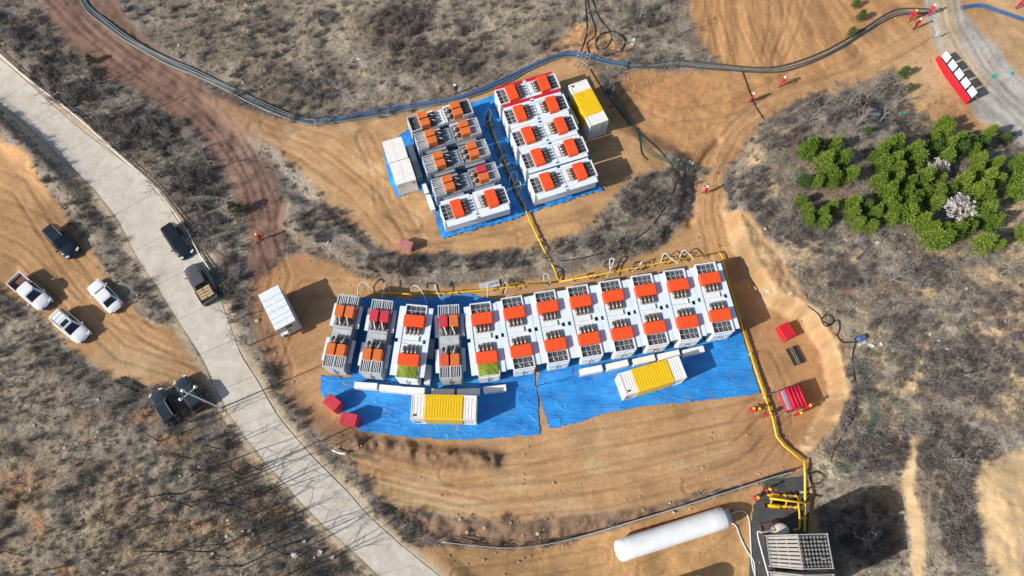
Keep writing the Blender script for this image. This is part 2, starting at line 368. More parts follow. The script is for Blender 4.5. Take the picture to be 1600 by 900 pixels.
def mixc(a, b, t):
    return a*(1-t[..., None]) + np.asarray(b)[None, None, :]*t[..., None] if np.ndim(b) == 1 else a*(1-t[..., None]) + b*t[..., None]
wob = 26*(fbm(X*0.45, Y*0.45, 31, 4)-0.5)                 # ragged edges, in survey pixels
wob2 = 10*(fbm(X*1.6, Y*1.6, 33, 3)-0.5)
def mask(poly, soft=5, ragged=1.0, grow_=0):
    return sstep(-soft, soft, sdist(UU, VV, poly) + grow_ + ragged*(0.6*wob+wob2))
def line_mask(pts, wd, soft=5, ragged=0.5):
    d, al, sd = seg_dist(UU, VV, pts); return sstep(-soft, soft, wd-d + ragged*(0.5*wob+wob2))
def blob(u, v, ru, rv=None, soft=0.35):
    rv = rv or ru; d = np.hypot((UU-u)/ru, (VV-v)/rv) + 0.035*wob; return 1-sstep(1-soft, 1+soft, d)
def streaks(pts, across=0.22, along=0.012, s=50):
    d, al, sd = seg_dist(UU, VV, pts); c = d*sd
    f = fbm(c*across, al*along, s, 4, 0.65); g_ = fbm(X*0.9+3, Y*0.9, s+900, 4, 0.65); return 0.5+0.8*(sstep(0.28, 0.72, 0.68*f+0.32*g_)-0.5)

n1 = fbm(X*0.13, Y*0.13, 41, 4); n2 = fbm(X*0.6, Y*0.6, 43, 4); n3 = fbm(X*2.2, Y*2.2, 47, 3)
soil = np.array([0.185, 0.150, 0.118]); greyw = np.array([0.225, 0.203, 0.178]); straw = np.array([0.36, 0.305, 0.215])
orange = np.array([0.40, 0.225, 0.115]); dirt = np.array([0.445, 0.266, 0.132]); sand = np.array([0.56, 0.415, 0.245])
red = np.array([0.215, 0.132, 0.100]); rust = np.array([0.45, 0.20, 0.085]); dark = np.array([0.135, 0.088, 0.060])
col = np.zeros(PP.shape) + soil
col = mixc(col, greyw, sstep(0.35, 0.65, n2))
col = mixc(col, straw, sstep(0.50, 0.74, 0.5*n1+0.5*n2)*0.6)
col = mixc(col, straw*0.8, sstep(620, 700, VV)*sstep(640, 560, UU)*sstep(0.40, 0.62, n2)*0.6)
col = mixc(col, orange*0.95, sstep(0.56, 0.70, fbm(X*0.2, Y*0.2, 119, 4))*0.20*np.maximum(sstep(560, 640, VV), sstep(1200, 1300, UU)))
# straw-coloured grassy slope along the top edge, darker thicket in its middle
col = mixc(col, straw*0.9, sstep(190, 40, VV + 40*(n2-0.5))*sstep(180, 300, UU)*sstep(1110, 1010, UU)*sstep(0.38, 0.68, n2)*0.6)
for (a, b, ra, rb) in ((520,25,60,40),(690,60,40,60),(760,30,70,40),(560,112,20,14),(835,360,45,22),(950,340,30,18),(1000,160,40,30),(130,455,70,40),(35,530,50,60),(1340,540,50,60),(1400,640,40,30)):
    col = mixc(col, straw*1.02, blob(a, b, ra, rb, 0.6)*(0.22+0.42*n2))
for (a, b, ra, rb) in ((625,45,52,45),(700,95,80,30),(440,140,60,35),(310,60,60,30),(1400,690,70,40),(1480,760,60,70),(1250,240,60,40)):
    col = mixc(col, soil*0.8, blob(a, b, ra, rb, 0.6)*0.7)
for (a, b, ra, rb) in ((545,200,34,9),(225,650,26,14),(270,688,26,9),(35,765,24,26),(60,820,14,30),(330,820,40,10),(10,745,14,12),(385,850,22,8),(430,800,26,9),(1308,560,16,40),(1320,452,14,10),(1470,610,18,10),(100,895,14,8),(300,640,18,7),(470,245,20,12),(570,205,30,8)):
    col = mixc(col, orange, blob(a, b, ra, rb, 0.7)*(0.25+0.75*n3))
# red haul road
rs = streaks([(40,-60),(120,20),(190,80),(270,135),(345,190),(395,270),(415,340),(418,420)], 0.20, 0.010, 60)
redc = red[None, None, :]*(0.72+0.55*rs)[..., None]
redc = mixc(redc, np.array([0.47, 0.36, 0.27]), sstep(290, 420, UU)*sstep(160, 90, np.abs(VV-150))*0.55*n2)
rm = mask(RED, 7); col = mixc(col, redc, rm)
# dirt aprons
cs = streaks([(-200,200),(0,330),(100,430),(200,530),(330,580)], 0.24, 0.012, 70)
cd = dirt[None, None, :]*(0.76+0.44*cs+0.04*n2)[..., None]; cd = mixc(cd, dirt*0.82*np.array([1.0,0.97,0.95]), sstep(0.45, 0.7, n1)*0.6)
cd = mixc(cd, sand*0.95, blob(215, 570, 55, 28, 0.8)*0.55)
col = mixc(col, cd, mask(CARPARK, 5, 0.6))
ls = streaks([(560,720),(700,760),(850,745),(1000,725),(1200,660)], 0.10, 0.008, 80)
ld = dirt[None, None, :]*(0.72+0.27*ls+0.33*n2)[..., None]
ld = mixc(ld, sand*0.96, sstep(0.46, 0.72, fbm(X*0.25, Y*0.6, 83, 4))*0.5*sstep(640, 700, VV))
ld = mixc(ld, dirt*np.array([0.80,0.72,0.70]), sstep(600, 520, VV)*sstep(560, 450, UU)*0.6)
ld = mixc(ld, dirt*np.array([0.84,0.76,0.74]), sstep(1120, 1180, UU)*0.6)
col = mixc(col, ld, mask(LOWPAD, 5, 0.7))
us_ = streaks([(330,170),(450,230),(560,300),(640,380),(800,385),(950,330)], 0.14, 0.010, 90)
ud = dirt[None, None, :]*(0.74+0.36*us_+0.27*n2)[..., None]; ud = mixc(ud, sand*0.95, sstep(0.45, 0.7, n2)*0.45*sstep(760, 600, UU))
ud = mixc(ud, red*1.2, sstep(470, 340, UU)*0.6)
col = mixc(col, ud, mask(UPPAD, 6, 0.7))
fan = 0.5+1.1*(sstep(0.28, 0.72, fbm(np.arctan2(VV+260, UU-1120)*46, np.hypot(VV+260, UU-1120)*0.012, 95, 4, 0.6))-0.5)
rd_ = dirt[None, None, :]*np.array([1.0, 0.93, 0.86])[None, None, :]*(0.66+0.30*n2+0.42*np.where(VV < 110, fan, n3))[..., None]
rd_ = mixc(rd_, rust, blob(1060, 140, 60, 32, 0.8)*0.55*n3); rd_ = mixc(rd_, sand*0.98, blob(1440, 120, 70, 60, 0.8)*0.55); rd_ = mixc(rd_, sand, sstep(1500, 1560, UU)*0.45)
col = mixc(col, rd_, mask(UPPERR, 7, 0.9)); col = mixc(col, rd_, mask(PATCHTOP, 7, 0.8)*0.9)
tr = line_mask([(1105,400),(1104,300),(1130,225),(1180,170),(1300,130),(1440,60)], 17, 9); trs = streaks([(1105,400),(1104,300),(1130,225),(1180,170),(1300,130),(1440,60)], 0.3, 0.01, 97)
col = mixc(col, dirt[None, None, :]*(0.80+0.5*trs)[..., None], tr*0.8)
ydc = dirt[None, None, :]*np.array([1.05, 1.06, 1.0])[None, None, :]*(0.72+0.5*n2+0.1*n3)[..., None]
col = mixc(col, ydc, mask(YARD, 5, 0.5))
# cut banks, spoil, pale sand
bs = fbm(X*1.5, Y*0.35, 101, 4); bank_c = mixc((0.5*sand+0.5*dirt)[None, None, :]*(0.62+0.5*bs)[..., None], dirt*0.95, sstep(0.40, 0.62, n2)*0.75); col = mixc(col, bank_c, mask(BANK, 5, 0.7))
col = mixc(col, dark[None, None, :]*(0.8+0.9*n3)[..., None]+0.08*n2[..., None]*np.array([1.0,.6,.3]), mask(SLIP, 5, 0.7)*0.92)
col = mixc(col, dark*1.25, line_mask([(545,690),(620,702),(680,712),(735,716),(770,722)], 18, 9, 1.0)*(0.45+0.6*n3))
col = mixc(col, dark*1.5, line_mask([(396,470),(414,540),(448,610),(498,668),(560,694)], 17, 9, 1.0)*(0.35+0.5*n3))
col = mixc(col, sand, line_mask(SANDPATH, 10, 5, 0.5)*0.95); col = mixc(col, sand*np.array([1.0,0.97,0.93])*1.0, mask(SANDR, 12, 1.2))
for (a, b, ra, rb) in ((1180,250,14,30),(1205,300,18,34),(1245,395,34,20),(1290,430,30,14),(1225,210,20,16),(1330,400,24,10),(1480,395,26,14),(1545,430,50,16),(1590,330,30,90),(1575,470,24,40),(1450,455,16,18),(1545,510,30,12),(1420,600,30,14),(1395,680,14,26),(1560,640,30,18),(1590,590,30,30),(1370,610,20,20),(1440,565,12,18)):
    col = mixc(col, sand*0.92, blob(a, b, ra, rb, 0.7)*sstep(0.3, 0.6, n2+0.35*(n3-0.5))*0.9)
col = mixc(col, straw*0.85, line_mask([(1275,480),(1330,520),(1350,600),(1345,650),(1310,710),(1275,745)], 11, 6)*0.6)
# gravel haul road, top right
gs = streaks([(1465,-60),(1480,60),(1550,160),(1640,230)], 0.25, 0.012, 105)
gc = np.array([0.42, 0.395, 0.36])[None, None, :]*(0.7+0.55*gs)[..., None]; gc = mixc(gc, sand*0.9, line_mask([(1468,-60),(1478,20),(1490,80),(1530,130)], 16, 9)*0.7)
col = mixc(col, gc, mask(GRAVEL, 5, 0.5))
# sandy verge of the concrete road
rdist = sdist(UU, VV, ROADPOLY)
col = mixc(col, np.array([0.47,0.39,0.275]), sstep(-17, -7, rdist + 0.5*wob)*(UU < 900))
rough_scrub = 1 - np.clip(np.maximum.reduce([mask(CARPARK), mask(LOWPAD), mask(UPPAD), mask(UPPERR), rm, mask(YARD), mask(GRAVEL), mask(BANK, 5, 0.7), mask(SLIP, 5, 0.7)*sstep(640, 700, UU), line_mask(SANDPATH, 10, 5, 0.5), mask(SANDR, 12, 1.2), sstep(-12, -4, rdist)]), 0, 1)
for pts, gauge in TRACKS:                                   # packed, darker wheel tracks
    d_, al, sd = seg_dist(UU, VV, pts); c_ = np.abs(d_-gauge/2); br_ = sstep(0.30, 0.55, fbm(al*0.02, d_*0.02, 113, 3))
    col = col*(1-0.20*(np.exp(-(c_/2.2)**2)*br_*(1-rough_scrub)))[..., None]
dm = sstep(0.52, 0.72, fbm(X*0.30, Y*0.30, 117, 4))*(1-rough_scrub); col = col*(1-0.20*dm)[..., None]
col = col*(0.86+0.30*n3)[..., None]

me = bpy.data.meshes.new('ground')
ids = np.arange(nu*nv).reshape(nv, nu)
q = np.stack([ids[1:, :-1], ids[1:, 1:], ids[:-1, 1:], ids[:-1, :-1]], -1).reshape(-1, 4)
me.vertices.add(nu*nv); me.vertices.foreach_set('co', PP.reshape(-1))
me.loops.add(q.size); me.loops.foreach_set('vertex_index', q.reshape(-1).astype(np.int32))
me.polygons.add(len(q)); me.polygons.foreach_set('loop_start', np.arange(0, q.size, 4, dtype=np.int32))
me.polygons.foreach_set('use_smooth', np.ones(len(q), bool))
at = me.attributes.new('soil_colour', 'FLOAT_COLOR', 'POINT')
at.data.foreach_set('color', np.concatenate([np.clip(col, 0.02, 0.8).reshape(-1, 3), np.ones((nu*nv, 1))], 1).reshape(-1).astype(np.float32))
at = me.attributes.new('scrubby', 'FLOAT', 'POINT'); at.data.foreach_set('value', rough_scrub.reshape(-1).astype(np.float32))
me.update(calc_edges=True); me.validate()
gm = bpy.data.materials.new('ground_soil'); gm.use_nodes = True; t = gm.node_tree; b = t.nodes['Principled BSDF']
b.inputs['Roughness'].default_value = 0.95; b.inputs['Specular IOR Level'].default_value = 0.15
def N(kind, **kw):
    n = t.nodes.new(kind)
    for k, v_ in kw.items(): n.inputs[k].default_value = v_
    return n
geo = N('ShaderNodeNewGeometry'); ac = t.nodes.new('ShaderNodeAttribute'); ac.attribute_name = 'soil_colour'
as_ = t.nodes.new('ShaderNodeAttribute'); as_.attribute_name = 'scrubby'
na = N('ShaderNodeTexNoise', Scale=3.2, Detail=6.0, Roughness=0.7); nb = N('ShaderNodeTexNoise', Scale=11.0, Detail=4.0, Roughness=0.7)
for n in (na, nb): t.links.new(geo.outputs['Position'], n.inputs['Vector'])
def math_(op, a, b_):
    n = t.nodes.new('ShaderNodeMath'); n.operation = op
    for i, x in enumerate((a, b_)):
        if hasattr(x, 'links'): t.links.new(x, n.inputs[i])
        else: n.inputs[i].default_value = x
    return n.outputs[0]
s1 = math_('SUBTRACT', na.outputs['Fac'], 0.5); s2 = math_('SUBTRACT', nb.outputs['Fac'], 0.5)
amp = math_('MULTIPLY_ADD' if False else 'MULTIPLY', as_.outputs['Fac'], 1.7); amp = math_('ADD', amp, 0.55)
tot = math_('ADD', math_('MULTIPLY', s1, 1.2), math_('MULTIPLY', s2, 1.0)); tot = math_('MULTIPLY', tot, amp); tot = math_('ADD', tot, 1.0); tot = math_('MAXIMUM', tot, 0.25)
vm = t.nodes.new('ShaderNodeVectorMath'); vm.operation = 'SCALE'; t.links.new(ac.outputs['Color'], vm.inputs[0]); t.links.new(tot, vm.inputs['Scale'])
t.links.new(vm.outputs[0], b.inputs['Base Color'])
bp = N('ShaderNodeBump', Strength=0.75, Distance=0.10); hh = math_('ADD', na.outputs['Fac'], math_('MULTIPLY', nb.outputs['Fac'], 0.5))
t.links.new(hh, bp.inputs['Height']); t.links.new(bp.outputs['Normal'], b.inputs['Normal'])
me.materials.append(gm)
ground = bpy.data.objects.new('ground', me); C.objects.link(ground); tag(ground, 'bare orange dirt terraces and scrubby hillside ground', None, None, 'structure')

# ------------------------------------------------------------------ concrete road, laid as slabs
cm = bpy.data.materials.new('worn_concrete'); cm.use_nodes = True; t = cm.node_tree; b = t.nodes['Principled BSDF']; b.inputs['Roughness'].default_value = 0.9
geo = N('ShaderNodeNewGeometry'); na = N('ShaderNodeTexNoise', Scale=0.7, Detail=10.0, Roughness=0.72); nb = N('ShaderNodeTexNoise', Scale=9.0, Detail=4.0, Roughness=0.7)
vo = N('ShaderNodeTexVoronoi', Scale=0.22); vo.feature = 'DISTANCE_TO_EDGE'
nw = N('ShaderNodeTexNoise', Scale=1.3, Detail=4.0)
t.links.new(geo.outputs['Position'], na.inputs['Vector']); t.links.new(geo.outputs['Position'], nb.inputs['Vector']); t.links.new(geo.outputs['Position'], nw.inputs['Vector'])
va = t.nodes.new('ShaderNodeVectorMath'); va.operation = 'MULTIPLY_ADD'; t.links.new(nw.outputs['Color'], va.inputs[0]); va.inputs[1].default_value = (1.6,1.6,1.6); t.links.new(geo.outputs['Position'], va.inputs[2])
t.links.new(va.outputs[0], vo.inputs['Vector'])
rp = t.nodes.new('ShaderNodeValToRGB'); rp.color_ramp.elements[0].position = 0.28; rp.color_ramp.elements[0].color = (0.42,0.365,0.285,1); rp.color_ramp.elements[1].position = 0.62; rp.color_ramp.elements[1].color = (0.58,0.54,0.48,1)
t.links.new(na.outputs['Fac'], rp.inputs['Fac'])
cr = t.nodes.new('ShaderNodeMapRange'); cr.inputs['From Min'].default_value = 0.004; cr.inputs['From Max'].default_value = 0.016; cr.inputs['To Min'].default_value = 0.86; cr.inputs['To Max'].default_value = 1.0
t.links.new(vo.outputs['Distance'], cr.inputs['Value'])
k = math_('MULTIPLY', cr.outputs['Result'], math_('ADD', math_('MULTIPLY', nb.outputs['Fac'], 0.35), 0.82))
vm = t.nodes.new('ShaderNodeVectorMath'); vm.operation = 'SCALE'; t.links.new(rp.outputs['Color'], vm.inputs[0]); t.links.new(k, vm.inputs['Scale']); t.links.new(vm.outputs[0], b.inputs['Base Color'])
M['concrete'] = cm
road = bpy.data.objects.new('concrete_road', None); C.objects.link(road); tag(road, 'pale cracked concrete road curving down the left side', None, None, 'structure')
Lp = smooth_path([(a, b_, 0) for a, b_ in ROAD_L], 4); Rp = smooth_path([(a, b_, 0) for a, b_ in ROAD_R], 4)
def resample(pts, n):
    d = [0]
    for a, b_ in zip(pts[:-1], pts[1:]): d.append(d[-1] + (b_-a).length)
    s = np.linspace(0, d[-1], n); return np.stack([np.interp(s, d, [p[i] for p in pts]) for i in (0, 1)], -1)
NS = 35; SUB = 4
Lr = resample(Lp, NS*SUB+1); Rr = resample(Rp, NS*SUB+1)
for i in range(NS):
    mb = MB(); seg = list(range(i*SUB, (i+1)*SUB+1)); rows = []
    for kk, j in enumerate(seg):
        e = 0.0
        if kk == 0: e = 0.006
        if kk == SUB: e = -0.006
        jn = min(j+1, NS*SUB); jp = max(j-1, 0)
        row = []
        for f in np.linspace(0, 1, 6):
            wv = Lr[j]*(1-f)+Rr[j]*f; dr = (Lr[jn]-Lr[jp])*(1-f)+(Rr[jn]-Rr[jp])*f
            wv = wv + dr*e
            if f in (0.0, 1.0): wv = wv + np.array([1.0,-1.0])*1.6*(vnoise(np.array(j*0.7), np.array(f*9.0), 3)-0.5)
            row.append(wv)
        rows.append(row)
    A = np.array(rows).reshape(-1, 2); zr = z_base(A[:, 0], A[:, 1]); pp = P(A[:, 0], A[:, 1], zr+0.02+0.008*(i % 3))
    n = len(A); top = [tuple(a) for a in pp]; bot = [(a[0], a[1], a[2]-0.25) for a in pp]
    fs = []
    for r_ in range(SUB):
        for c_ in range(5): a0 = r_*6+c_; fs.append((a0+1, a0, a0+6, a0+7))
    rim = [0,1,2,3,4,5] + [11,17,23,29] + [28,27,26,25,24] + [18,12,6]
    for a0, b0 in zip(rim, rim[1:]+rim[:1]): fs.append((a0, b0, b0+n, a0+n))
    mb.add(top+bot, fs); mb.build('slab', 'concrete', road)

# ------------------------------------------------------------------ blue ground sheets
def tarp_mat(name, c):
    m = bpy.data.materials.new(name); m.use_nodes = True; t = m.node_tree; b = t.nodes['Principled BSDF']
    b.inputs['Roughness'].default_value = 0.45; b.inputs['Specular IOR Level'].default_value = 0.45
    g = t.nodes.new('ShaderNodeNewGeometry')
    def noise(sc, det, rot=0.0, sy=1.0, dist=0.0):
        mp = t.nodes.new('ShaderNodeMapping'); mp.inputs['Rotation'].default_value = (0, 0, rot); mp.inputs['Scale'].default_value = (1.0, sy, 1.0); t.links.new(g.outputs['Position'], mp.inputs[0])
        n = t.nodes.new('ShaderNodeTexNoise'); n.inputs['Scale'].default_value = sc; n.inputs['Detail'].default_value = det; n.inputs['Distortion'].default_value = dist; t.links.new(mp.outputs[0], n.inputs['Vector']); return n.outputs['Fac']
    r = t.nodes.new('ShaderNodeValToRGB'); r.color_ramp.elements[0].color = tuple(x*0.72 for x in c)+(1,); r.color_ramp.elements[1].color = (c[0]*1.6, c[1]*1.4, c[2]*1.1, 1)
    r.color_ramp.elements[0].position = 0.3; r.color_ramp.elements[1].position = 0.7; t.links.new(noise(0.35, 6, 0.6, 1.8), r.inputs['Fac'])
    mr = t.nodes.new('ShaderNodeMapRange'); mr.inputs['From Min'].default_value = 0.54; mr.inputs['From Max'].default_value = 0.78; mr.inputs['To Max'].default_value = 0.42; t.links.new(noise(0.8, 7), mr.inputs['Value'])
    mx = t.nodes.new('ShaderNodeMix'); mx.data_type = 'RGBA'; t.links.new(mr.outputs['Result'], mx.inputs[0]); t.links.new(r.outputs['Color'], mx.inputs[6]); mx.inputs[7].default_value = (0.22,0.24,0.26,1)
    t.links.new(mx.outputs[2], b.inputs['Base Color'])
    def ridge(f, w_):
        a = t.nodes.new('ShaderNodeMath'); a.operation = 'SUBTRACT'; t.links.new(f, a.inputs[0]); a.inputs[1].default_value = 0.5
        q = t.nodes.new('ShaderNodeMath'); q.operation = 'ABSOLUTE'; t.links.new(a.outputs[0], q.inputs[0])
        e = t.nodes.new('ShaderNodeMapRange'); e.inputs['From Min'].default_value = 0.0; e.inputs['From Max'].default_value = w_; e.inputs['To Min'].default_value = 1.0; e.inputs['To Max'].default_value = 0.0; t.links.new(q.outputs[0], e.inputs['Value']); return e.outputs['Result']
    s1 = t.nodes.new('ShaderNodeMath'); s1.operation = 'ADD'; t.links.new(ridge(noise(0.22, 1.5, 0.75, 4.5, 0.3), 0.035), s1.inputs[0]); t.links.new(ridge(noise(0.30, 1.5, -0.4, 3.6, 0.3), 0.02), s1.inputs[1])
    bp = t.nodes.new('ShaderNodeBump'); bp.inputs['Strength'].default_value = 0.5; bp.inputs['Distance'].default_value = 0.08
    t.links.new(s1.outputs[0], bp.inputs['Height']); t.links.new(bp.outputs['Normal'], b.inputs['Normal'])
    return m
M['bluetarp'] = tarp_mat('blue_plastic_sheet', (0.022, 0.225, 0.70))
def sheet(name, poly, m, label, lift=0.05, step=3.0, amp=0.05, seed=1, cat='tarp', dirn=0.7, ragged=3.0):
    pts = []
    for i in range(len(poly)):                              # ragged hem
        a = np.array(poly[i], float); b_ = np.array(poly[(i+1) % len(poly)], float); L = np.linalg.norm(b_-a); n = max(1, int(L/9))
        for k in range(n):
            pts.append(tuple(a+(b_-a)*k/n + (RNG.random(2)-0.5)*ragged))
    A = np.array(pts); u0, v0 = A.min(0); u1, v1 = A.max(0)
    gu = np.arange(u0-step, u1+step, step); gv = np.arange(v0-step, v1+step, step); UU_, VV_ = np.meshgrid(gu, gv)
    keep = inside(UU_[:-1, :-1]+step/2, VV_[:-1, :-1]+step/2, pts)
    used = np.zeros(UU_.shape, bool)
    for a, b_ in ((0,0),(0,1),(1,0),(1,1)): used[a:a+keep.shape[0], b_:b_+keep.shape[1]] |= keep
    fu, fv = UU_.copy(), VV_.copy()
    out = used & ~inside(UU_, VV_, pts)
    for i, j in zip(*np.nonzero(out)):                      # pull the rim vertices onto the hem
        best = 1e9
        for k in range(len(pts)):
            a = A[k]; b_ = A[(k+1) % len(pts)]; d = b_-a; tt = np.clip(np.dot(np.array([UU_[i,j],VV_[i,j]])-a, d)/(d@d+1e-9), 0, 1); qv = a+tt*d
            e = (qv[0]-UU_[i,j])**2+(qv[1]-VV_[i,j])**2
            if e < best: best = e; fu[i,j], fv[i,j] = qv
    zz = z_base(fu, fv); p = P(fu, fv, zz); x = p[...,0]*math.cos(dirn)+p[...,1]*math.sin(dirn); y = -p[...,0]*math.sin(dirn)+p[...,1]*math.cos(dirn)
    rid = 1-np.abs(2*fbm(x*0.35, y*1.5, seed, 3)-1)
    zz = zz + lift + amp*rid**4 + 0.5*amp*fbm(x*1.2, y*1.2, seed+5, 3)
    p = P(fu, fv, zz); idx = -np.ones(used.shape, int); idx[used] = np.arange(used.sum())
    fs = [(idx[i+1,j], idx[i+1,j+1], idx[i,j+1], idx[i,j]) for i, j in zip(*np.nonzero(keep))]
    mb = MB(); mb.add(p[used].tolist(), fs); o = mb.build(name, m, None, True)
    return tag(o, label, cat)
sheet('ground_sheet', [(558,464),(640,466),(735,460),(790,470),(832,560),(838,600),(845,680),(775,684),(700,688),(640,683),(560,673),(522,640),(500,612),(502,586),(545,590),(555,540)], 'bluetarp', 'wrinkled blue plastic sheet under the left end of the long generator row', seed=4)
sheet('ground_sheet', [(842,560),(900,540),(1120,500),(1158,516),(1172,560),(1187,616),(1070,629),(965,641),(905,660),(858,671),(839,604)], 'bluetarp', 'wrinkled blue plastic sheet under the right end of the long generator row', seed=9, dirn=0.3)
sheet('ground_sheet', [(599,238),(622,212),(640,198),(735,160),(772,148),(880,150),(930,270),(941,297),(884,315),(830,331),(802,343),(747,358),(689,373),(678,330),(662,305),(655,298),(622,308),(606,282)], 'bluetarp', 'crumpled blue plastic sheet under the two upper generator blocks', lift=0.09, amp=0.14, seed=13, dirn=1.2)
# ------------------------------------------------------------------ generator units
# local axes: y along the unit, x across, z up, origin on the ground in the middle
GL, GW = 7.35, 2.08
def fan_bank(root, sgn, style):
    """radiator bank at one end; style 'grid' (fans under mesh), 'slat' (louvre blades) or 'open' (bare fans)"""
    y0 = sgn*(GL/2-0.64); ln = 1.24
    mb = MB()
    for x in (-GW/2+0.05, GW/2-0.05): mb.box((x, y0, 2.80), (0.10, ln, 0.46))
    for y in (-ln/2+0.05, ln/2-0.05): mb.box((0, y0+y, 2.80), (GW-0.2, 0.10, 0.46))
    if style == 'slat': mb.box((0, y0, 2.81), (0.16, ln-0.2, 0.46))
    fr = mb.build('radiator_frame', 'white' if style == 'grid' else 'palegrey', root)
    mb = MB(); mb.box((0, y0, 2.60), (GW-0.2, ln-0.2, 0.04)); mb.build('radiator_core', 'darkgrille', fr)
    if style == 'slat':
        for x0 in (-0.51, 0.51):
            for k in range(4):
                mb = MB(); mb.box((x0-0.30+0.17*k+0.05, y0, 2.93), (0.05, ln-0.22, 0.12)); mb.build('louvre_blade', 'white', fr)
    else:
        for x0 in (-0.46, 0.46):
            mb = MB(); mb.cyl((x0, y0, 2.62), (x0, y0, 2.80), 0.11, 10)
            for k in range(6):
                a = k*math.pi/3; c = (x0+0.24*math.cos(a), y0+0.24*math.sin(a), 2.72)
                mb.box(c, (0.36, 0.10, 0.02), a, 0, rx=0.4)
            mb.build('fan', 'galv' if style == 'grid' else 'steel', fr)
        if style == 'grid':
            mb = MB()
            for x in (-0.47, 0, 0.47): mb.box((x, y0, 2.97), (0.03 if x else 0.05, ln-0.2, 0.035))
            mb.box((0, y0, 2.975), (GW-0.2, 0.03, 0.035)); mb.build('grille_bars', 'palegrey', fr)
            for x in (-0.70, -0.235, 0.235, 0.70):
                for y in (-0.27, 0.27):
                    mb = MB()
                    for q in range(4): mb.box((x-0.15+0.1*q, y0+y, 2.915), (0.018, 0.48, 0.018))
                    mb.build('mesh_panel', 'darkgrille', fr)
    return fr
def end_doors(root, sgn, m):
    y = sgn*(GL/2+0.0)
    for x in (-0.5, 0.5):
        mb = MB(); mb.box((x, y-sgn*0.005, 1.45), (0.86, 0.06, 1.9)); mb.box((x, y+sgn*0.035, 0.95), (0.7, 0.02, 0.7)); d = mb.build('end_door', m, root)
        mb = MB(); mb.box((x*0.3, y+sgn*0.05, 1.5), (0.04, 0.05, 0.5)); mb.build('door_handle', 'black', d)
def mufflers(root, sgn, m, n=4, messy=False, dz=0.0):
    for k in range(n):
        x = -0.62+0.385*k+0.04; y1 = sgn*1.30; y0 = sgn*0.62
        mb = MB(); z = 2.95+dz
        mb.tube([(x, y1+sgn*0.18, z), (x, y1, z), (x, y1-sgn*0.03, z), (x, y0+sgn*0.06, z), (x, y0, z), (x, y0, z+0.10)], [0.07, 0.09, 0.155, 0.155, 0.11, 0.08], 10)
        mb.box((x, (y0+y1)/2, 2.76+dz), (0.10, 0.5, 0.16)); o = mb.build('muffler', m, root, True)
        if messy and k % 2 == 0:
            mb = MB(); mb.tube([(x+0.1, y1+sgn*0.1, 3.12), (x+0.25, (y0+y1)/2, 3.16), (x+0.38, y0, 3.02)], 0.05, 6); mb.build('exhaust_wrap', 'white', o)
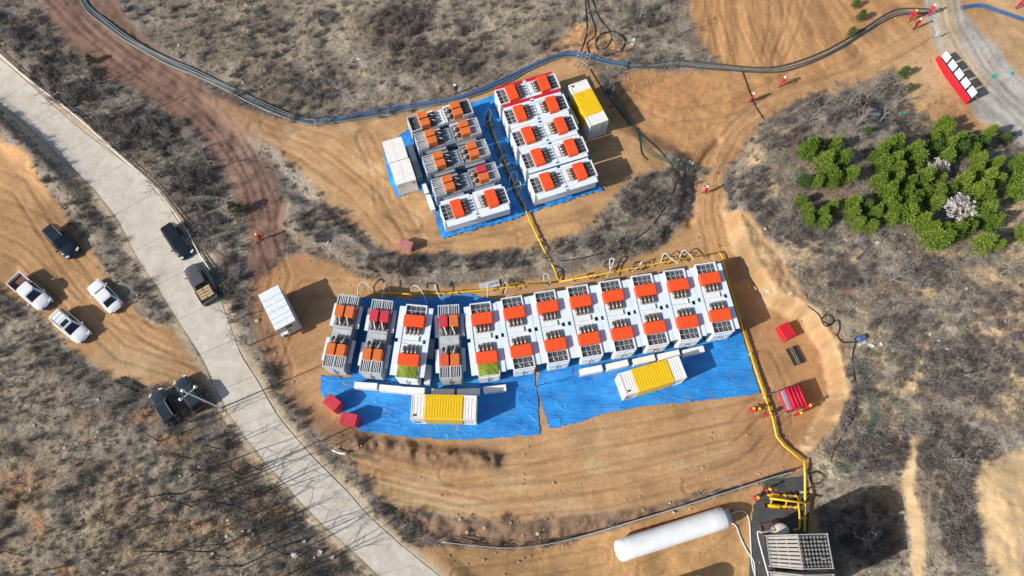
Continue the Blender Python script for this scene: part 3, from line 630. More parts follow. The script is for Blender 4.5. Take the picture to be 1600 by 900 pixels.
def make_unit(style, seg=False, bankN=None, bankS=None, wing=0.585, wing_out=None):
    grey = style == 'grey'
    root = bpy.data.objects.new('generator_unit', None); C.objects.link(root)
    body = 'grey' if grey else 'white'
    mb = MB(); mb.box((0, 0, 1.42), (GW-0.02, GL-0.06, 2.1))
    if grey:                                               # ribbed side walls
        for s in (-1, 1):
            for k in range(22): mb.box((s*(GW/2+0.02), -GL/2+0.35+k*0.317, 1.45), (0.06, 0.12, 1.9))
    mb.build('body', body, root)
    mb = MB()
    for x in (-0.8, 0.8): mb.box((x, 0, 0.21), (0.2, GL-0.2, 0.32))
    for k in range(5): mb.box((0, -3+1.5*k, 0.19), (1.3, 0.16, 0.2))
    mb.build('skid', 'black', root)
    b1 = fan_bank(root, 1, bankN or ('slat' if grey else 'grid')); b2 = fan_bank(root, -1, bankS or ('slat' if grey else 'grid'))
    for s in (1, -1): end_doors(root, s, 'palegrey' if grey else 'white')
    if grey:
        for s, ln in ((1, 1.0), (-1, 1.0)):
            mb = MB(); mb.box((0, s*1.45, 2.50), (GW-0.1, 1.6, 0.05)); mb.build('roof_plate', 'soot', root)
        mb = MB(); mb.box((0, 0, 2.56), (GW-0.25, 1.25, 0.16)); mb.box((0, 0.25, 2.66), (GW-0.5, 0.06, 0.08)); mb.box((0, -0.3, 2.66), (GW-0.5, 0.06, 0.08)); mb.build('centre_plate', 'grey' if wing == 0.4 else 'palegrey', root)
        for sx in (-1, 1):
            for sy in (-1, 1):
                mb = MB(); mb.box((sx*(GW/2+0.22), sy*1.75, 2.28), (0.36, 2.3, 0.05)); mb.box((sx*(GW/2+0.10), sy*1.75, 2.1), (0.05, 2.2, 0.3)); mb.build('side_deck', 'grey' if wing == 0.4 else 'deck', root)
        for sy in (1, -1):
            for sx in (-1, 1):
                mb = MB(); mb.rbox((sx*0.50, sy*1.93, 2.98), (0.83, 1.12, 0.86), 0.05); mb.build('intake_cover', 'orange', root)
            mufflers(root, sy, 'darksteel', 4, True)
    else:
        mb = MB(); mb.box((0, 0, 2.65), (GW, 4.86, 0.36)); mb.build('roof_plate', 'white', root)
        for sx in (-1, 1):
            wg = wing_out if (wing_out and sx == 1) else wing
            for sy in (-1, 1):
                mb = MB(); x0 = GW/2+0.012
                mb.box((sx*(x0+wg/2), sy*(0.2+1.62), 2.86), (wg, 3.24, 0.07)); mb.box((sx*(x0+0.03), sy*1.75, 2.62), (0.05, 2.9, 0.4)); mb.build('side_deck', 'deck', root)
        mb = MB(); mb.box((GW/2+0.012+wing*0.75, 0, 2.86), (wing*0.5, 0.37, 0.065)); mb.build('deck_patch', 'deck', root)
        mb = MB(); mb.box((-GW/2-0.012-wing*0.25, 0, 2.86), (wing*0.5, 0.37, 0.065)); mb.build('deck_patch', 'deck', root)
        mb = MB(); mb.box((0, 0.02, 2.85), (GW-0.1, 0.03, 0.06)); mb.box((0.62, 0.25, 2.90), (0.03, 0.5, 0.14)); mb.box((-0.7, -0.3, 2.85), (0.4, 0.03, 0.05)); mb.build('roof_rail', 'palegrey', root)
        for sy in (1, -1):
            mb = MB(); mb.rbox((0, sy*1.93, 2.98), (GW-0.06, 1.16, 0.84), 0.07); c = mb.build('intake_cover', 'orange_red', root)
            mb = MB()
            for x in (-0.8, -0.3, 0.3, 0.8): mb.box((x, sy*1.33, 2.88), (0.07, 0.06, 0.10))
            mb.build('cover_latch', 'white', c)
            if seg and sy == 1:
                for x in (-0.36, 0.34):
                    mb = MB(); mb.box((x, sy*1.93, 3.405), (0.05, 1.12, 0.03)); mb.build('cover_seam', 'coral', c)
            for sx in (-1, 1):
                mb = MB(); mb.tube([(sx*0.98, sy*1.28, 2.55), (sx*0.98, sy*1.28, 3.1)], 0.018, 5); mb.build('guard_post', 'palegrey', root)
            mufflers(root, sy, 'steel', 4, dz=0.14)
    return root
tmpl = {}
def unit(style, a, b, zr, label, group, scale=1.0, covers=None, **kw):
    key = (style,)+tuple(sorted(kw.items()))
    pa = P(a[0], a[1], zr); pb = P(b[0], b[1], zr); mid = (pa+pb)/2; d = pa-pb
    if key not in tmpl: tmpl[key] = make_unit(style, **kw); r = tmpl[key]
    else: r = copy_tree(tmpl[key])
    zg = float(z_base(*[(a[i]+b[i])/2 for i in (0, 1)]))
    r.location = (mid[0], mid[1], zg+0.05); r.rotation_euler = (0, 0, math.atan2(d[1], d[0])-math.pi/2); r.scale = (scale,)*3
    tag(r, label, 'generator', group)
    cv = [c for c in r.children if c.name.startswith('intake_cover')]
    for c in cv: 
        c.material_slots[0].link = 'OBJECT'; c.material_slots[0].material = M['orange' if style == 'grey' else 'orange_red']
    if covers:
        for c in cv:
            me_c = c.data.vertices; yy = sum(v_.co.y for v_ in me_c)/len(me_c); xx = sum(v_.co.x for v_ in me_c)/len(me_c)
            m_ = covers.get(('N' if yy > 0 else 'S')+('E' if xx > 0 else 'W')) or covers.get('N' if yy > 0 else 'S')
            if m_: c.material_slots[0].material = M[m_]
    return r
LOW = [((545.5,461),(519.5,575)),((598.2,468),(577.5,583)),((651.7,474.8),(634.5,592.5)),((700.4,475.4),(703.9,592)),((749.6,470.8),(764.6,588.8)),((798.5,462.5),(820,577.5)),((850,453.7),(874,567.5)),((901,445),(926.6,558.6)),((951.5,437),(978.5,549.7)),((1001.6,428.5),(1029.6,540)),((1052.7,420.7),(1080,531)),((1101,411),(1132,520))]
ordn = ['first','second','third','fourth','fifth','sixth','seventh','eighth','ninth','tenth','eleventh','twelfth']
G1 = 'generator units in the long lower row'
for i, (a, b_) in enumerate(LOW):
    if i == 0: unit('grey', a, b_, 3.05, 'grey generator with four faded orange covers, leftmost of the long lower row', G1)
    elif i == 1: unit('grey', a, b_, 3.05, 'grey generator with two crimson covers at its far end, second in the lower row', G1, covers={'N':'crimson'})
    elif i == 3: unit('grey', a, b_, 3.05, 'grey generator with one crimson cover beside an orange one, fourth in the lower row', G1, covers={'NW':'crimson','SW':'coral'})
    elif i == 2: unit('white', a, b_, 3.05, 'white generator standing between two grey ones in the lower row', G1)
    elif i == 11: unit('white', a, b_, 3.05, 'white generator with orange-red covers at the right end of the lower row', G1)
    else: unit('white', a, b_, 3.05, 'white generator with orange-red covers, %s from the left in the lower row' % ordn[i], G1)
UL = [((639.2,195.3),(736,165)),((651,222),(748,195.4)),((663,258),(762,229)),((676.7,294.5),(777.7,265.3)),((691,334),(791.5,304.6))]
UR = [((777.2,153.3),(871.3,126)),((789.7,185),(885,158.5)),((803,219.4),(898,191)),((816.7,254),(915,225)),((829.6,292.4),(929.6,262))]
G2 = 'generator units in the upper left block'; G3 = 'generator units in the upper right block'; US = 0.955
UZ = 0.8+3.0*US
for i, (a, b_) in enumerate(UL):
    if i == 0:
        r = unit('grey', b_, a, UZ, 'sooty white-topped generator nearest the pipeline in the upper left block', G2, US, bankN='open', bankS='open')
        for c in r.children:
            if c.name.startswith('side_deck') or c.name.startswith('centre_plate'): setmat(c, 'white')
    elif i == 4: unit('white', b_, a, UZ, 'white generator with orange-red covers, nearest of the upper left block', G2, US, seg=True, wing=0.43, wing_out=0.62)
    else: unit('grey', b_, a, UZ, ['','grey louvred generator, second from the pipeline in the upper left block','grey louvred generator, middle of the upper left block','grey louvred generator with one crimson cover in the upper left block'][i], G2, US, covers=({'NW':'crimson'} if i == 3 else None), wing=0.4)
for i, (a, b_) in enumerate(UR):
    r = unit('white', b_, a, UZ, ['white generator with red-painted sides, farthest of the upper right block','white generator, second from the pipeline in the upper right block','white generator in the middle of the upper right block','white generator, second nearest in the upper right block','white generator at the near end of the upper right block'][i], G3, US, seg=True, wing=0.43, **({'wing_out': 0.62} if i == 4 else {}))
    if i == 0: first_ur = r
for c in first_ur.children:
    if c.name.startswith('side_deck'): setmat(c, 'red')

# olive tarps thrown over two radiator banks of the lower row
def cover_sheet(i, label, sd):
    a, b_ = LOW[i]; pa = P(*a, 3.05); pb = P(*b_, 3.05); mid = (pa+pb)/2; d = pa-pb; rz = math.atan2(d[1], d[0])-math.pi/2
    mb = MB(); n, m_ = 18, 12; vv = []
    for j in range(m_+1):
        for k in range(n+1):
            x = (k/n-0.5)*(GW+0.02); y = -(GL/2-0.64)+(j/m_-0.5)*1.22
            zz = 3.07 + 0.10*float((1-abs(2*fbm(np.array(x*1.3+y*0.9+sd), np.array(y*0.7-x*0.5), sd, 3)-1))**2) - 0.05*math.cos(2*math.pi*k/n)
            e = max(abs(k/n-0.5), 0)*2
            if e > 0.99: zz -= 0.12
            vv.append((x, y, zz))
    fs = [(j*(n+1)+k, j*(n+1)+k+1, (j+1)*(n+1)+k+1, (j+1)*(n+1)+k) for j in range(m_) for k in range(n)]
    mb.add(vv, fs); o = mb.build('tarpaulin', 'greentarp', None, True, (mid[0], mid[1], 0.05), rz); tag(o, label, 'tarp')
cover_sheet(2, 'crumpled olive tarp over the third generator from the left', 3)
cover_sheet(4, 'smooth olive tarp over the fifth generator from the left', 8)

# ------------------------------------------------------------------ cable trough boxes beside the units
def box_thing(name, u, v, ztop, size, rz, m, label, cat, group=None, lid=True):
    p = P(u, v, ztop); g = ztop-size[2]
    r = thing(name, (p[0], p[1], g), rz, label, cat, group)
    mb = MB(); mb.box((0, 0, size[2]/2-0.02), (size[0]-0.03, size[1]-0.03, size[2]-0.08)); mb.build('box_body', m, r)
    mb = MB(); mb.box((0, 0, size[2]-0.03), (size[0], size[1], 0.05)); l = mb.build('lid', m, r)
    mb = MB(); mb.box((-size[0]*0.25, -size[1]/2-0.01, size[2]-0.07), (0.12, 0.03, 0.07)); mb.box((size[0]*0.25, -size[1]/2-0.01, size[2]-0.07), (0.12, 0.03, 0.07)); mb.build('latch', 'black', r)
    return r
GT = 'white cable trough boxes in front of the lower generator row'
TR = [(571,602.5,-3.5,'first'),(610,607,-5,'second'),(645.5,610,-3,'third'),(692,612.5,0,'fourth'),(732,612,2,'fifth'),(773,607.5,7,'sixth'),(924,578,12,'seventh'),(964.5,570,13,'eighth'),(1006.5,562,13,'ninth'),(1045,554.5,13,'tenth')]
for (u, v, a, o_) in TR:
    box_thing('cable_trough', u, v, 0.9, (2.2, 0.62, 0.85), rad(a), 'whitecont', 'long white trough box, %s from the left along the front of the lower generators' % o_, 'trough', GT)
box_thing('cable_trough', 1084, 548, 0.95, (2.1, 0.62, 0.9), rad(13), 'whitecont', 'long white trough box, rightmost in front of the lower generators', 'trough', GT)
box_thing('cable_trough', 674, 544, 1.0, (0.55, 1.9, 0.95), rad(-4), 'palegrey', 'grey trough box between the third and fourth generators, far one', 'trough')
box_thing('cable_trough', 668.5, 585, 1.0, (0.55, 1.9, 0.95), rad(-4), 'whitecont', 'pale trough box between the third and fourth generators, near one', 'trough')
box_thing('cable_trough', 644, 239, 1.9, (0.62, 2.1, 1.0), rad(18), 'palegrey', 'grey trough box beside the white twin cabins, far one', 'trough')
box_thing('cable_trough', 652, 264, 1.9, (0.62, 2.1, 1.0), rad(18), 'grey', 'dark grey trough box beside the white twin cabins, near one', 'trough')
box_thing('cable_trough', 664.5, 294, 1.7, (0.45, 1.25, 0.8), rad(20), 'whitecont', 'short white trough box just below the white twin cabins', 'trough')
box_thing('cable_trough', 672.5, 316, 1.7, (0.5, 1.9, 0.8), rad(20), 'whitecont', 'white trough box at the corner of the upper left block', 'trough')
box_thing('cable_trough', 889, 168, 2.2, (0.42, 4.6, 1.1), rad(23), 'palegrey', 'long grey trough between the upper right generators and the yellow-banded container', 'trough')

# ------------------------------------------------------------------ shipping containers
def container(u, v, zt, L, W, H, rz, label, group=None, band='yellowcont', ribs=True, bw=0.295):
    p = P(u, v, zt); r = thing('shipping_container', (p[0], p[1], zt-H), rz, label, 'container', group)
    def ribbed(x0, x1, m, name, proud):
        mb = MB(); n = max(2, int((x1-x0)/0.24)); dx = (x1-x0)/n
        w2, t2 = W/2-0.05+proud, H-0.06+proud
        mb.box(((x0+x1)/2, 0, (0.15+t2)/2), (x1-x0, 2*w2, t2-0.15))
        if ribs:
            for k in range(n):
                x = x0+dx*(k+0.5)
                mb.box((x, 0, t2+0.012), (dx*0.5, 2*w2-0.12, 0.024), taper=0.94)
                for s in (-1, 1): mb.box((x, s*(w2+0.012), H/2), (dx*0.5, 0.024, H-0.45))
        return mb.build(name, m, r)
    ribbed(-L/2+0.05, -L*bw, 'whitecont', 'white_end_panel', 0.0); ribbed(-L*bw+0.01, L*bw-0.01, band, 'yellow_band_panel', 0.066); ribbed(L*bw, L/2-0.05, 'whitecont', 'white_end_panel', 0.0)
    mb = MB()
    for sx in (-1, 1):
        for sy in (-1, 1): mb.box((sx*(L/2-0.06), sy*(W/2-0.06), H/2), (0.13, 0.13, H))
    for sy in (-1, 1):
        mb.box((0, sy*(W/2-0.045), H-0.05), (L-0.28, 0.09, 0.10)); mb.box((0, sy*(W/2-0.045), 0.08), (L-0.28, 0.09, 0.16))
    for sx in (-1, 1): mb.box((sx*(L/2-0.045), 0, H-0.05), (0.09, W-0.28, 0.1)); mb.box((sx*(L/2-0.045), 0, 0.08), (0.09, W-0.28, 0.16))
    mb.build('corner_frame', 'whitecont', r)
    for s in (-1, 1):
        mb = MB()
        for k in range(9): mb.box((s*(L/2-0.01), -W/2+0.28+k*0.23, H/2), (0.05, 0.10, H-0.4))
        d = mb.build('end_wall', 'whitecont', r)
        mb = MB(); mb.cyl((s*(L/2+0.03), 0.25, 0.25), (s*(L/2+0.03), 0.25, H-0.25), 0.025, 6); mb.build('locking_bar', 'galv', d)
    mb = MB(); mb.box((-L/2+0.5, -W/2-0.012, 0.75), (0.5, 0.03, 0.35)); mb.box((-L/2+0.35, -W/2+0.35, H+0.02), (0.22, 0.16, 0.06)); mb.build('vent', 'black', r)
    return r
GC = 'white and yellow shipping containers'
container(693.2, 636.2, 2.62, 6.06, 2.30, 2.6, rad(-1.2), 'white container with a yellow middle band on the left blue sheet', GC)
container(1020, 586.5, 2.62, 6.10, 2.20, 2.6, rad(16.6), 'white container with a yellow middle band on the right blue sheet', GC)
container(919.2, 159.8, 3.4, 5.75, 2.14, 2.6, rad(-67.5), 'white container with a yellow middle band beside the upper right generators', GC, bw=0.275)
def cabin(u, v, zt, L, W, H, rz, label, seams, windows):
    p = P(u, v, zt); r = thing('site_cabin', (p[0], p[1], zt-H), rz, label, 'cabin')
    mb = MB(); mb.box((0, 0, (H-0.12)/2+0.06), (L-0.06, W-0.06, H-0.18)); mb.build('wall', 'palegrey' if windows == 4 else 'whitecont', r)
    xs = [-L/2]+seams+[L/2]
    rf = None
    for a, b_ in zip(xs[:-1], xs[1:]):
        mb = MB(); mb.rbox(((a+b_)/2, 0, H-0.03), (b_-a-0.025, W, 0.14), 0.03); o = mb.build('roof_panel', 'white' if windows == 4 else 'whitecont', r)
    for k in range(windows):
        mb = MB(); y = 0.12+0.17*k-W*0.1; mb.box((L/2-0.02, y, H-0.55), (0.06, 0.11, 0.5)); o = mb.build('vent_slot', 'black', r)
    mb = MB(); mb.box((L/2+0.18, -W*0.28, H-1.35), (0.34, 0.75, 0.5)); ac_ = mb.build('air_conditioner', 'whitecont', r)
    mb = MB(); mb.cyl((L/2+0.352, -W*0.28, H-1.35), (L/2+0.37, -W*0.28, H-1.35), 0.2, 12); mb.build('fan_grille', 'black', ac_)
    for sx in (-1, 1):
        mb = MB(); mb.box((sx*(L/2-0.3), 0, 0.05), (0.2, W-0.1, 0.1)); mb.build('footing', 'black', r)
    return r
cabin(432.5, 480.5, 2.65, 4.30, 2.12, 2.6, rad(-59.5), 'white-roofed site cabin with an air conditioner beside the concrete road', [-1.2,-0.5,0.25,0.95,1.5], 4)
# twin white cabins, upper left
for (u, v, l_) in ((617.2, 234.0, 'white flat-roofed cabin at the upper left block, far one of two'), (629.2, 267.8, 'white flat-roofed cabin at the upper left block, near one of two')):
    p = P(u, v, 3.3); r = thing('equipment_cabin', (p[0], p[1], 0.85), rad(18.5), l_, 'cabin', 'twin white equipment cabins')
    mb = MB(); mb.box((0, 0, 1.2), (2.12, 2.62, 2.35)); mb.build('wall', 'whitecont', r)
    for sx in (-1, 1):
        mb = MB(); mb.rbox((sx*0.545, 0, 2.42), (1.07, 2.72, 0.10), 0.02); mb.build('roof_panel', 'whitecont', r)
    for x in (-0.85, -0.45, 0.75):
        mb = MB(); mb.box((x, -1.32, 1.9), (0.28, 0.05, 0.16 if x < 0 else 0.4)); mb.build('vent', 'grey', r)
    mb = MB()
    for sx in (-1, 1): mb.box((sx*0.8, 0, 0.02), (0.2, 2.5, 0.08))
    mb.build('footing', 'black', r)

# ------------------------------------------------------------------ red covered crates and frames
def crate(u, v, zt, sx, sy, h, rz, m, label, cat='crate'):
    p = P(u, v, zt); r = thing('covered_crate', (p[0], p[1], zt-h), rz, label, cat, None)
    mb = MB(); mb.rbox((0, 0, h/2), (sx, sy, h), 0.06); c = mb.build('fabric_cover', m, r)
    for a in (-0.3, 0.32):
        mb = MB(); mb.box((a*sx, 0, h+0.006), (0.03, sy-0.1, 0.012)); mb.build('strap', 'crimson', c)
    mb = MB()
    for a in (-1, 1): mb.box((a*sx*0.35, 0, 0.0), (0.12, sy*0.9, 0.1))
    mb.build('skid', 'wood', r)
crate(518.4, 628.6, 1.55, 1.50, 1.15, 1.5, rad(-37), 'crimson', 'red covered crate left of the pair at the corner of the blue sheet')
crate(544.0, 654.0, 1.55, 1.60, 1.10, 1.5, rad(-10), 'crimson', 'red covered crate right of the pair at the corner of the blue sheet')
crate(1230.3, 517.0, 0.95, 1.25, 1.55, 0.85, rad(25), 'red', 'bright red covered crate below the sandy cut bank')
crate(634, 380.5, 1.75, 1.45, 0.85, 0.9, rad(-16), 'pink', 'faded pink covered crate on the edge of the upper terrace')
# red trailer with ribbed top
p = G(1240, 622); zt = p.z
r = thing('reel_trailer', P(1240, 622, zt+1.0).tolist()[:2]+[zt], rad(15), 'red ribbed hose trailer parked on the dirt below the red crate', 'trailer')
mb = MB(); mb.box((0.1, 0, 1.0), (1.55, 2.1, 0.9))
mb.build('body', 'coverall', r)
for k in range(4):
    mb = MB(); mb.cyl((-0.42+0.36*k, -1.0, 1.48), (-0.42+0.36*k, 1.0, 1.48), 0.18, 10); mb.build('padded_rib', 'coverall', r, True)
mb = MB(); mb.box((-0.82, 0, 1.05), (0.24, 1.9, 0.5)); mb.build('control_panel', 'grey', r)
mb = MB(); mb.box((-1.05, 0, 0.7), (0.12, 2.0, 0.3)); mb.build('bumper', 'crimson', r)
for sx in (-0.55, 0.65):
    for sy in (-1.02, 1.02):
        mb = MB(); mb.cyl((sx, sy-0.1, 0.35), (sx, sy+0.1, 0.35), 0.35, 14); wv_ = mb.build('wheel', 'tyre', r)
        mb = MB(); mb.cyl((sx, sy-0.11, 0.35), (sx, sy+0.11, 0.35), 0.18, 10); mb.build('rim', 'rim', wv_)
mb = MB()
for s in (-1, 1): mb.tube([(-1.0, s*0.8, 0.6), (-1.9, s*1.15, 0.12)], 0.05, 6)
mb.build('outrigger', 'steel', r)
p = G(1242, 556); r = thing('pallet_rack', p, rad(20), 'dark steel pallet of pipes lying between the red crate and trailer', 'pallet')
mb = MB(); mb.box((0, 0, 0.08), (1.1, 1.85, 0.1)); mb.build('base', 'black', r)
for k in range(5):
    mb = MB(); mb.cyl((-0.42+0.21*k, -0.9, 0.22), (-0.42+0.21*k, 0.9, 0.22), 0.07, 8); mb.build('pipe', 'steel' if k in (1, 2) else 'black', r)
# ------------------------------------------------------------------ vehicles (local: +y is the front, origin on the ground)
def loft(stations, smooth=True):
    mb = MB(); rings = []
    for (y, w_, zb, zs, zt) in stations:
        rings.append([(-w_*0.93, y, zb), (-w_, y, zb+0.12), (-w_, y, (zb+zs)/2+0.05), (-w_*0.985, y, zs), (-w_*0.86, y, zt-0.02), (-w_*0.45, y, zt+0.015), (0, y, zt+0.02), (w_*0.45, y, zt+0.015), (w_*0.86, y, zt-0.02), (w_*0.985, y, zs), (w_, y, (zb+zs)/2+0.05), (w_, y, zb+0.12), (w_*0.93, y, zb)])
    n = len(rings[0]); vs_ = [p for r in rings for p in r]; fs = []
    for i in range(len(rings)-1):
        for k in range(n): j = (k+1) % n; fs.append((i*n+k, i*n+j, (i+1)*n+j, (i+1)*n+k))
    fs.append(tuple(range(n))); fs.append(tuple((len(rings)-1)*n+k for k in range(n-1, -1, -1)))
    return mb.add(vs_, fs)
def car(kind, u, v, front, rear, paint, label, extras=()):
    L, W, H = {'suv': (4.65, 1.88, 1.72), 'sedan': (4.55, 1.80, 1.45), 'pickup': (5.2, 1.88, 1.78)}[kind]
    zg = float(z_ground(u, v)); pf = P(*front, zg+0.9); pr = P(*rear, zg+0.9); d = pf-pr; rz = math.atan2(d[1], d[0])-math.pi/2
    c = P(u, v, zg+0.9)
    nm = {'suv': 'parked_suv', 'sedan': 'parked_sedan', 'pickup': 'pickup_truck'}[kind]
    r = thing(nm, (c[0], c[1], zg+0.01), rz, label, 'pickup truck' if kind == 'pickup' else 'car', 'vehicles parked by the road', 0.94 if v < 590 else 0.84)
    h = L/2; w2 = W/2
    belt = 0.92 if kind != 'sedan' else 0.80
    rear_top = {'suv': belt+0.02, 'sedan': belt+0.06, 'pickup': 0.62}[kind]
    st = [(h, w2*0.55, 0.34, 0.52, 0.58), (h-0.06, w2*0.80, 0.28, 0.62, 0.68), (h-0.28, w2*0.94, 0.24, belt-0.17, belt-0.06), (h-0.9, w2*0.985, 0.22, belt-0.06, belt+0.05), (h-1.35, w2, 0.22, belt-0.02, belt+0.08)]
    if kind == 'pickup': st += [(-0.75, w2, 0.22, belt, belt+0.06), (-0.80, w2*0.97, 0.24, 0.66, 0.72), (-h+0.05, w2*0.97, 0.30, 0.66, 0.72), (-h, w2*0.94, 0.36, 0.60, 0.66)]
    else: st += [(-h+1.0, w2, 0.22, belt, rear_top+0.06), (-h+0.30, w2*0.96, 0.26, belt-0.02, rear_top+0.03), (-h+0.07, w2*0.85, 0.30, belt-0.14, rear_top-0.08), (-h, w2*0.6, 0.36, 0.60, 0.66)]
    loft(st).build('body', paint, r, True)
    # greenhouse
    f0, f1 = {'suv': (h-1.22, h-1.95), 'sedan': (h-1.20, h-1.98), 'pickup': (h-1.20, h-1.85)}[kind]
    b1, b0 = {'suv': (-h+0.42, -h+0.16), 'sedan': (-h+1.35, -h+0.62), 'pickup': (-0.60, -0.78)}[kind]
    wb, wt = w2*0.93, w2*0.74; zb, zt = belt+0.03, H
    def cabin_ring(z, k):
        t_ = k; yf = f0+(f1-f0)*t_; yb = b0+(b1-b0)*t_; ww = wb+(wt-wb)*t_; ch = 0.16
        return [(-ww+ch, yb, z), (ww-ch, yb, z), (ww, yb+ch, z), (ww, yf-ch, z), (ww-ch*1.4, yf, z), (-ww+ch*1.4, yf, z), (-ww, yf-ch, z), (-ww, yb+ch, z)]
    mb = MB(); R0, R1, R2 = cabin_ring(zb-0.06, 0), cabin_ring(zt-0.07, 0.93), cabin_ring(zt-0.01, 1.07); R3 = [(x*0.7, (y-(f1+b1)/2)*0.7+(f1+b1)/2, zt+0.02) for x, y, z in R2]
    vs_ = R0+R1+R2+R3; fs = [tuple(range(24, 32))]
    for kk in (0, 8, 16):
        for i in range(8): j = (i+1) % 8; fs.append((kk+i, kk+j, kk+8+j, kk+8+i))
    mb.add(vs_, fs); mb.build('cabin', paint, r)
    def pane(name, a, b_, e=0.012, t0=0.12, t1=0.86, inset=0.06):
        A0, B0, A1, B1 = Vector(R0[a]), Vector(R0[b_]), Vector(R1[a]), Vector(R1[b_])
        lo0 = A0.lerp(A1, t0); lo1 = B0.lerp(B1, t0); hi0 = A0.lerp(A1, t1+0.1); hi1 = B0.lerp(B1, t1+0.1)
        q = [lo0.lerp(lo1, inset), lo0.lerp(lo1, 1-inset), hi0.lerp(hi1, 1-inset), hi0.lerp(hi1, inset)]
        nrm = (q[1]-q[0]).cross(q[3]-q[0]).normalized(); mid = sum(q, Vector())/4
        if nrm.dot(mid-Vector((0, (f0+b0)/2, 1.0))) < 0: nrm = -nrm
        mb = MB(); mb.add([p_+nrm*e for p_ in q]+[p_-nrm*0.01 for p_ in q], [(0,1,2,3),(7,6,5,4),(0,4,5,1),(1,5,6,2),(2,6,7,3),(3,7,4,0)]); return mb.build(name, 'glass', r)
    pane('windshield', 4, 5, inset=-0.03); pane('rear_window', 0, 1, inset=0.02)
    for a, b_ in ((2, 3), (6, 7)):
        A = pane('side_window', a, b_, inset=0.03)
    for sx in (-1, 1):
        for sy in (h-0.85, -h+0.9):
            mb = MB(); mb.cyl((sx*(w2-0.22), sy, 0.34), (sx*(w2+0.01), sy, 0.34), 0.345, 18); wh = mb.build('wheel', 'tyre', r)
            mb = MB(); mb.cyl((sx*(w2-0.2), sy, 0.34), (sx*(w2+0.022), sy, 0.34), 0.21, 12); mb.build('rim', 'rim', wh)
        mb = MB(); mb.box((sx*(w2*0.70), h-0.17, belt-0.14), (0.42, 0.20, 0.12), -sx*0.5); mb.build('headlight', 'lampglass', r)
        mb = MB(); mb.box((sx*(w2*0.72), -h+0.07, belt-0.12 if kind != 'pickup' else 0.72), (0.30, 0.12, 0.16), sx*0.3); mb.build('tail_light', 'tail', r)
        mb = MB(); mb.rbox((sx*(w2+0.10), f0-0.18, belt+0.10), (0.22, 0.12, 0.15), 0.03); mb.build('wing_mirror', paint, r)
        if 'rails' in extras:
            mb = MB(); mb.tube([(sx*wt*0.86, f1-0.15, H-0.02), (sx*wt*0.86, f1-0.35, H+0.06), (sx*wt*0.86, b1+0.45, H+0.06), (sx*wt*0.86, b1+0.2, H-0.02)], 0.028, 6); mb.build('roof_rail', 'galv', r)
    mb = MB(); mb.box((0, h-0.03, 0.50), (W*0.62, 0.10, 0.20)); mb.build('grille', 'black', r)
    mb = MB(); mb.box((0, h+0.035, 0.42), (0.44, 0.03, 0.14)); mb.build('number_plate', 'plate', r)
    if 'sunroof' in extras:
        mb = MB(); mb.rbox((0, f1-0.42, H+0.022), (wt*1.25, 0.55, 0.03), 0.02); mb.build('sunroof', 'glass', r)
        for k in range(3):
            mb = MB(); mb.box((0, f1-0.9-0.55*k, H+0.025), (wt*1.6, 0.03, 0.02)); mb.build('roof_seam', 'black', r)
    if 'ribs' in extras:
        for k in range(5):
            mb = MB(); mb.box((-wt*0.6+wt*0.3*k, (f1+b1)/2-0.1, H+0.028), (0.05, (f1-b1)*0.72, 0.03)); mb.build('roof_rib', paint, r)
    if 'blacktop' in extras:
        mb = MB(); mb.rbox((0, f1-0.75, H+0.02), (wt*1.35, 1.25, 0.035), 0.02); mb.build('glass_roof', 'glass', r)
    if kind == 'pickup':
        for sx in (-1, 1):
            mb = MB(); mb.box((sx*(w2*0.93), (-0.80-h)/2+0.0, 0.95), (0.10, h-0.84, 0.5)); mb.build('bed_side', paint, r)
        mb = MB(); mb.box((0, -h+0.06, 0.93), (w2*1.76, 0.08, 0.48)); mb.build('tailgate', paint, r)
        mb = MB(); mb.box((0, (-0.82-h)/2, 0.76), (w2*1.74, h-0.95, 0.05)); mb.build('bed_floor', 'rust' if 'cargo' not in extras else 'black', r)
        if 'cargo' not in extras:
            mb = MB(); mb.box((0.35, -1.05, 0.88), (0.7, 0.4, 0.18), 0.1); mb.build('bed_liner', 'pink', r)
        else:
            for k, (x, y, a) in enumerate(((-0.38, -1.25, 0.05), (0.40, -1.3, -0.04), (-0.35, -1.95, 0.0), (0.40, -2.0, 0.1))):
                pt = Matrix.Translation(r.location) @ Matrix.Rotation(rz, 4, 'Z') @ (Vector((x, y, 0.80))*0.94)
                b2 = thing('cardboard_box', pt, rz+a, 'cardboard box in the bed of the grey pickup, %s' % ('by the cab on the left','by the cab on the right','by the tailgate on the left','by the tailgate on the right')[k], 'box', 'boxes in the grey pickup', 0.94)
                mb = MB(); mb.box((0, 0, 0.28), (0.70, 0.62, 0.56)); mb.build('carton', 'cardboard', b2); mb = MB(); mb.box((0, 0, 0.565), (0.68, 0.06, 0.012)); mb.build('tape', 'wood', b2)
        mb = MB(); mb.tube([(-w2*0.8, -0.86, 1.1), (-w2*0.75, -0.9, 1.55), (w2*0.75, -0.9, 1.55), (w2*0.8, -0.86, 1.1)], 0.035, 6); mb.build('roll_bar', 'black', r)
    return r
car('suv', 94, 375.5, (108,392), (78,360), 'carblack', 'black SUV with silver roof rails parked alone on the orange dirt', ('rails', 'blacktop'))
car('pickup', 45.5, 455, (70,476), (22,435), 'carwhite', 'white pickup truck with a rusty open bed on the orange dirt')
car('sedan', 161.5, 461, (148,447), (176,476), 'carwhite', 'white sedan parked at the edge of the scrub strip')
car('suv', 108, 508.5, (127,525), (86,490), 'carwhite', 'white SUV with a sunroof parked on the orange dirt', ('rails', 'sunroof'))
car('suv', 276, 375, (289,394), (263,356), 'carblack', 'dark SUV parked on the concrete road by the guard rail', ('ribs',))
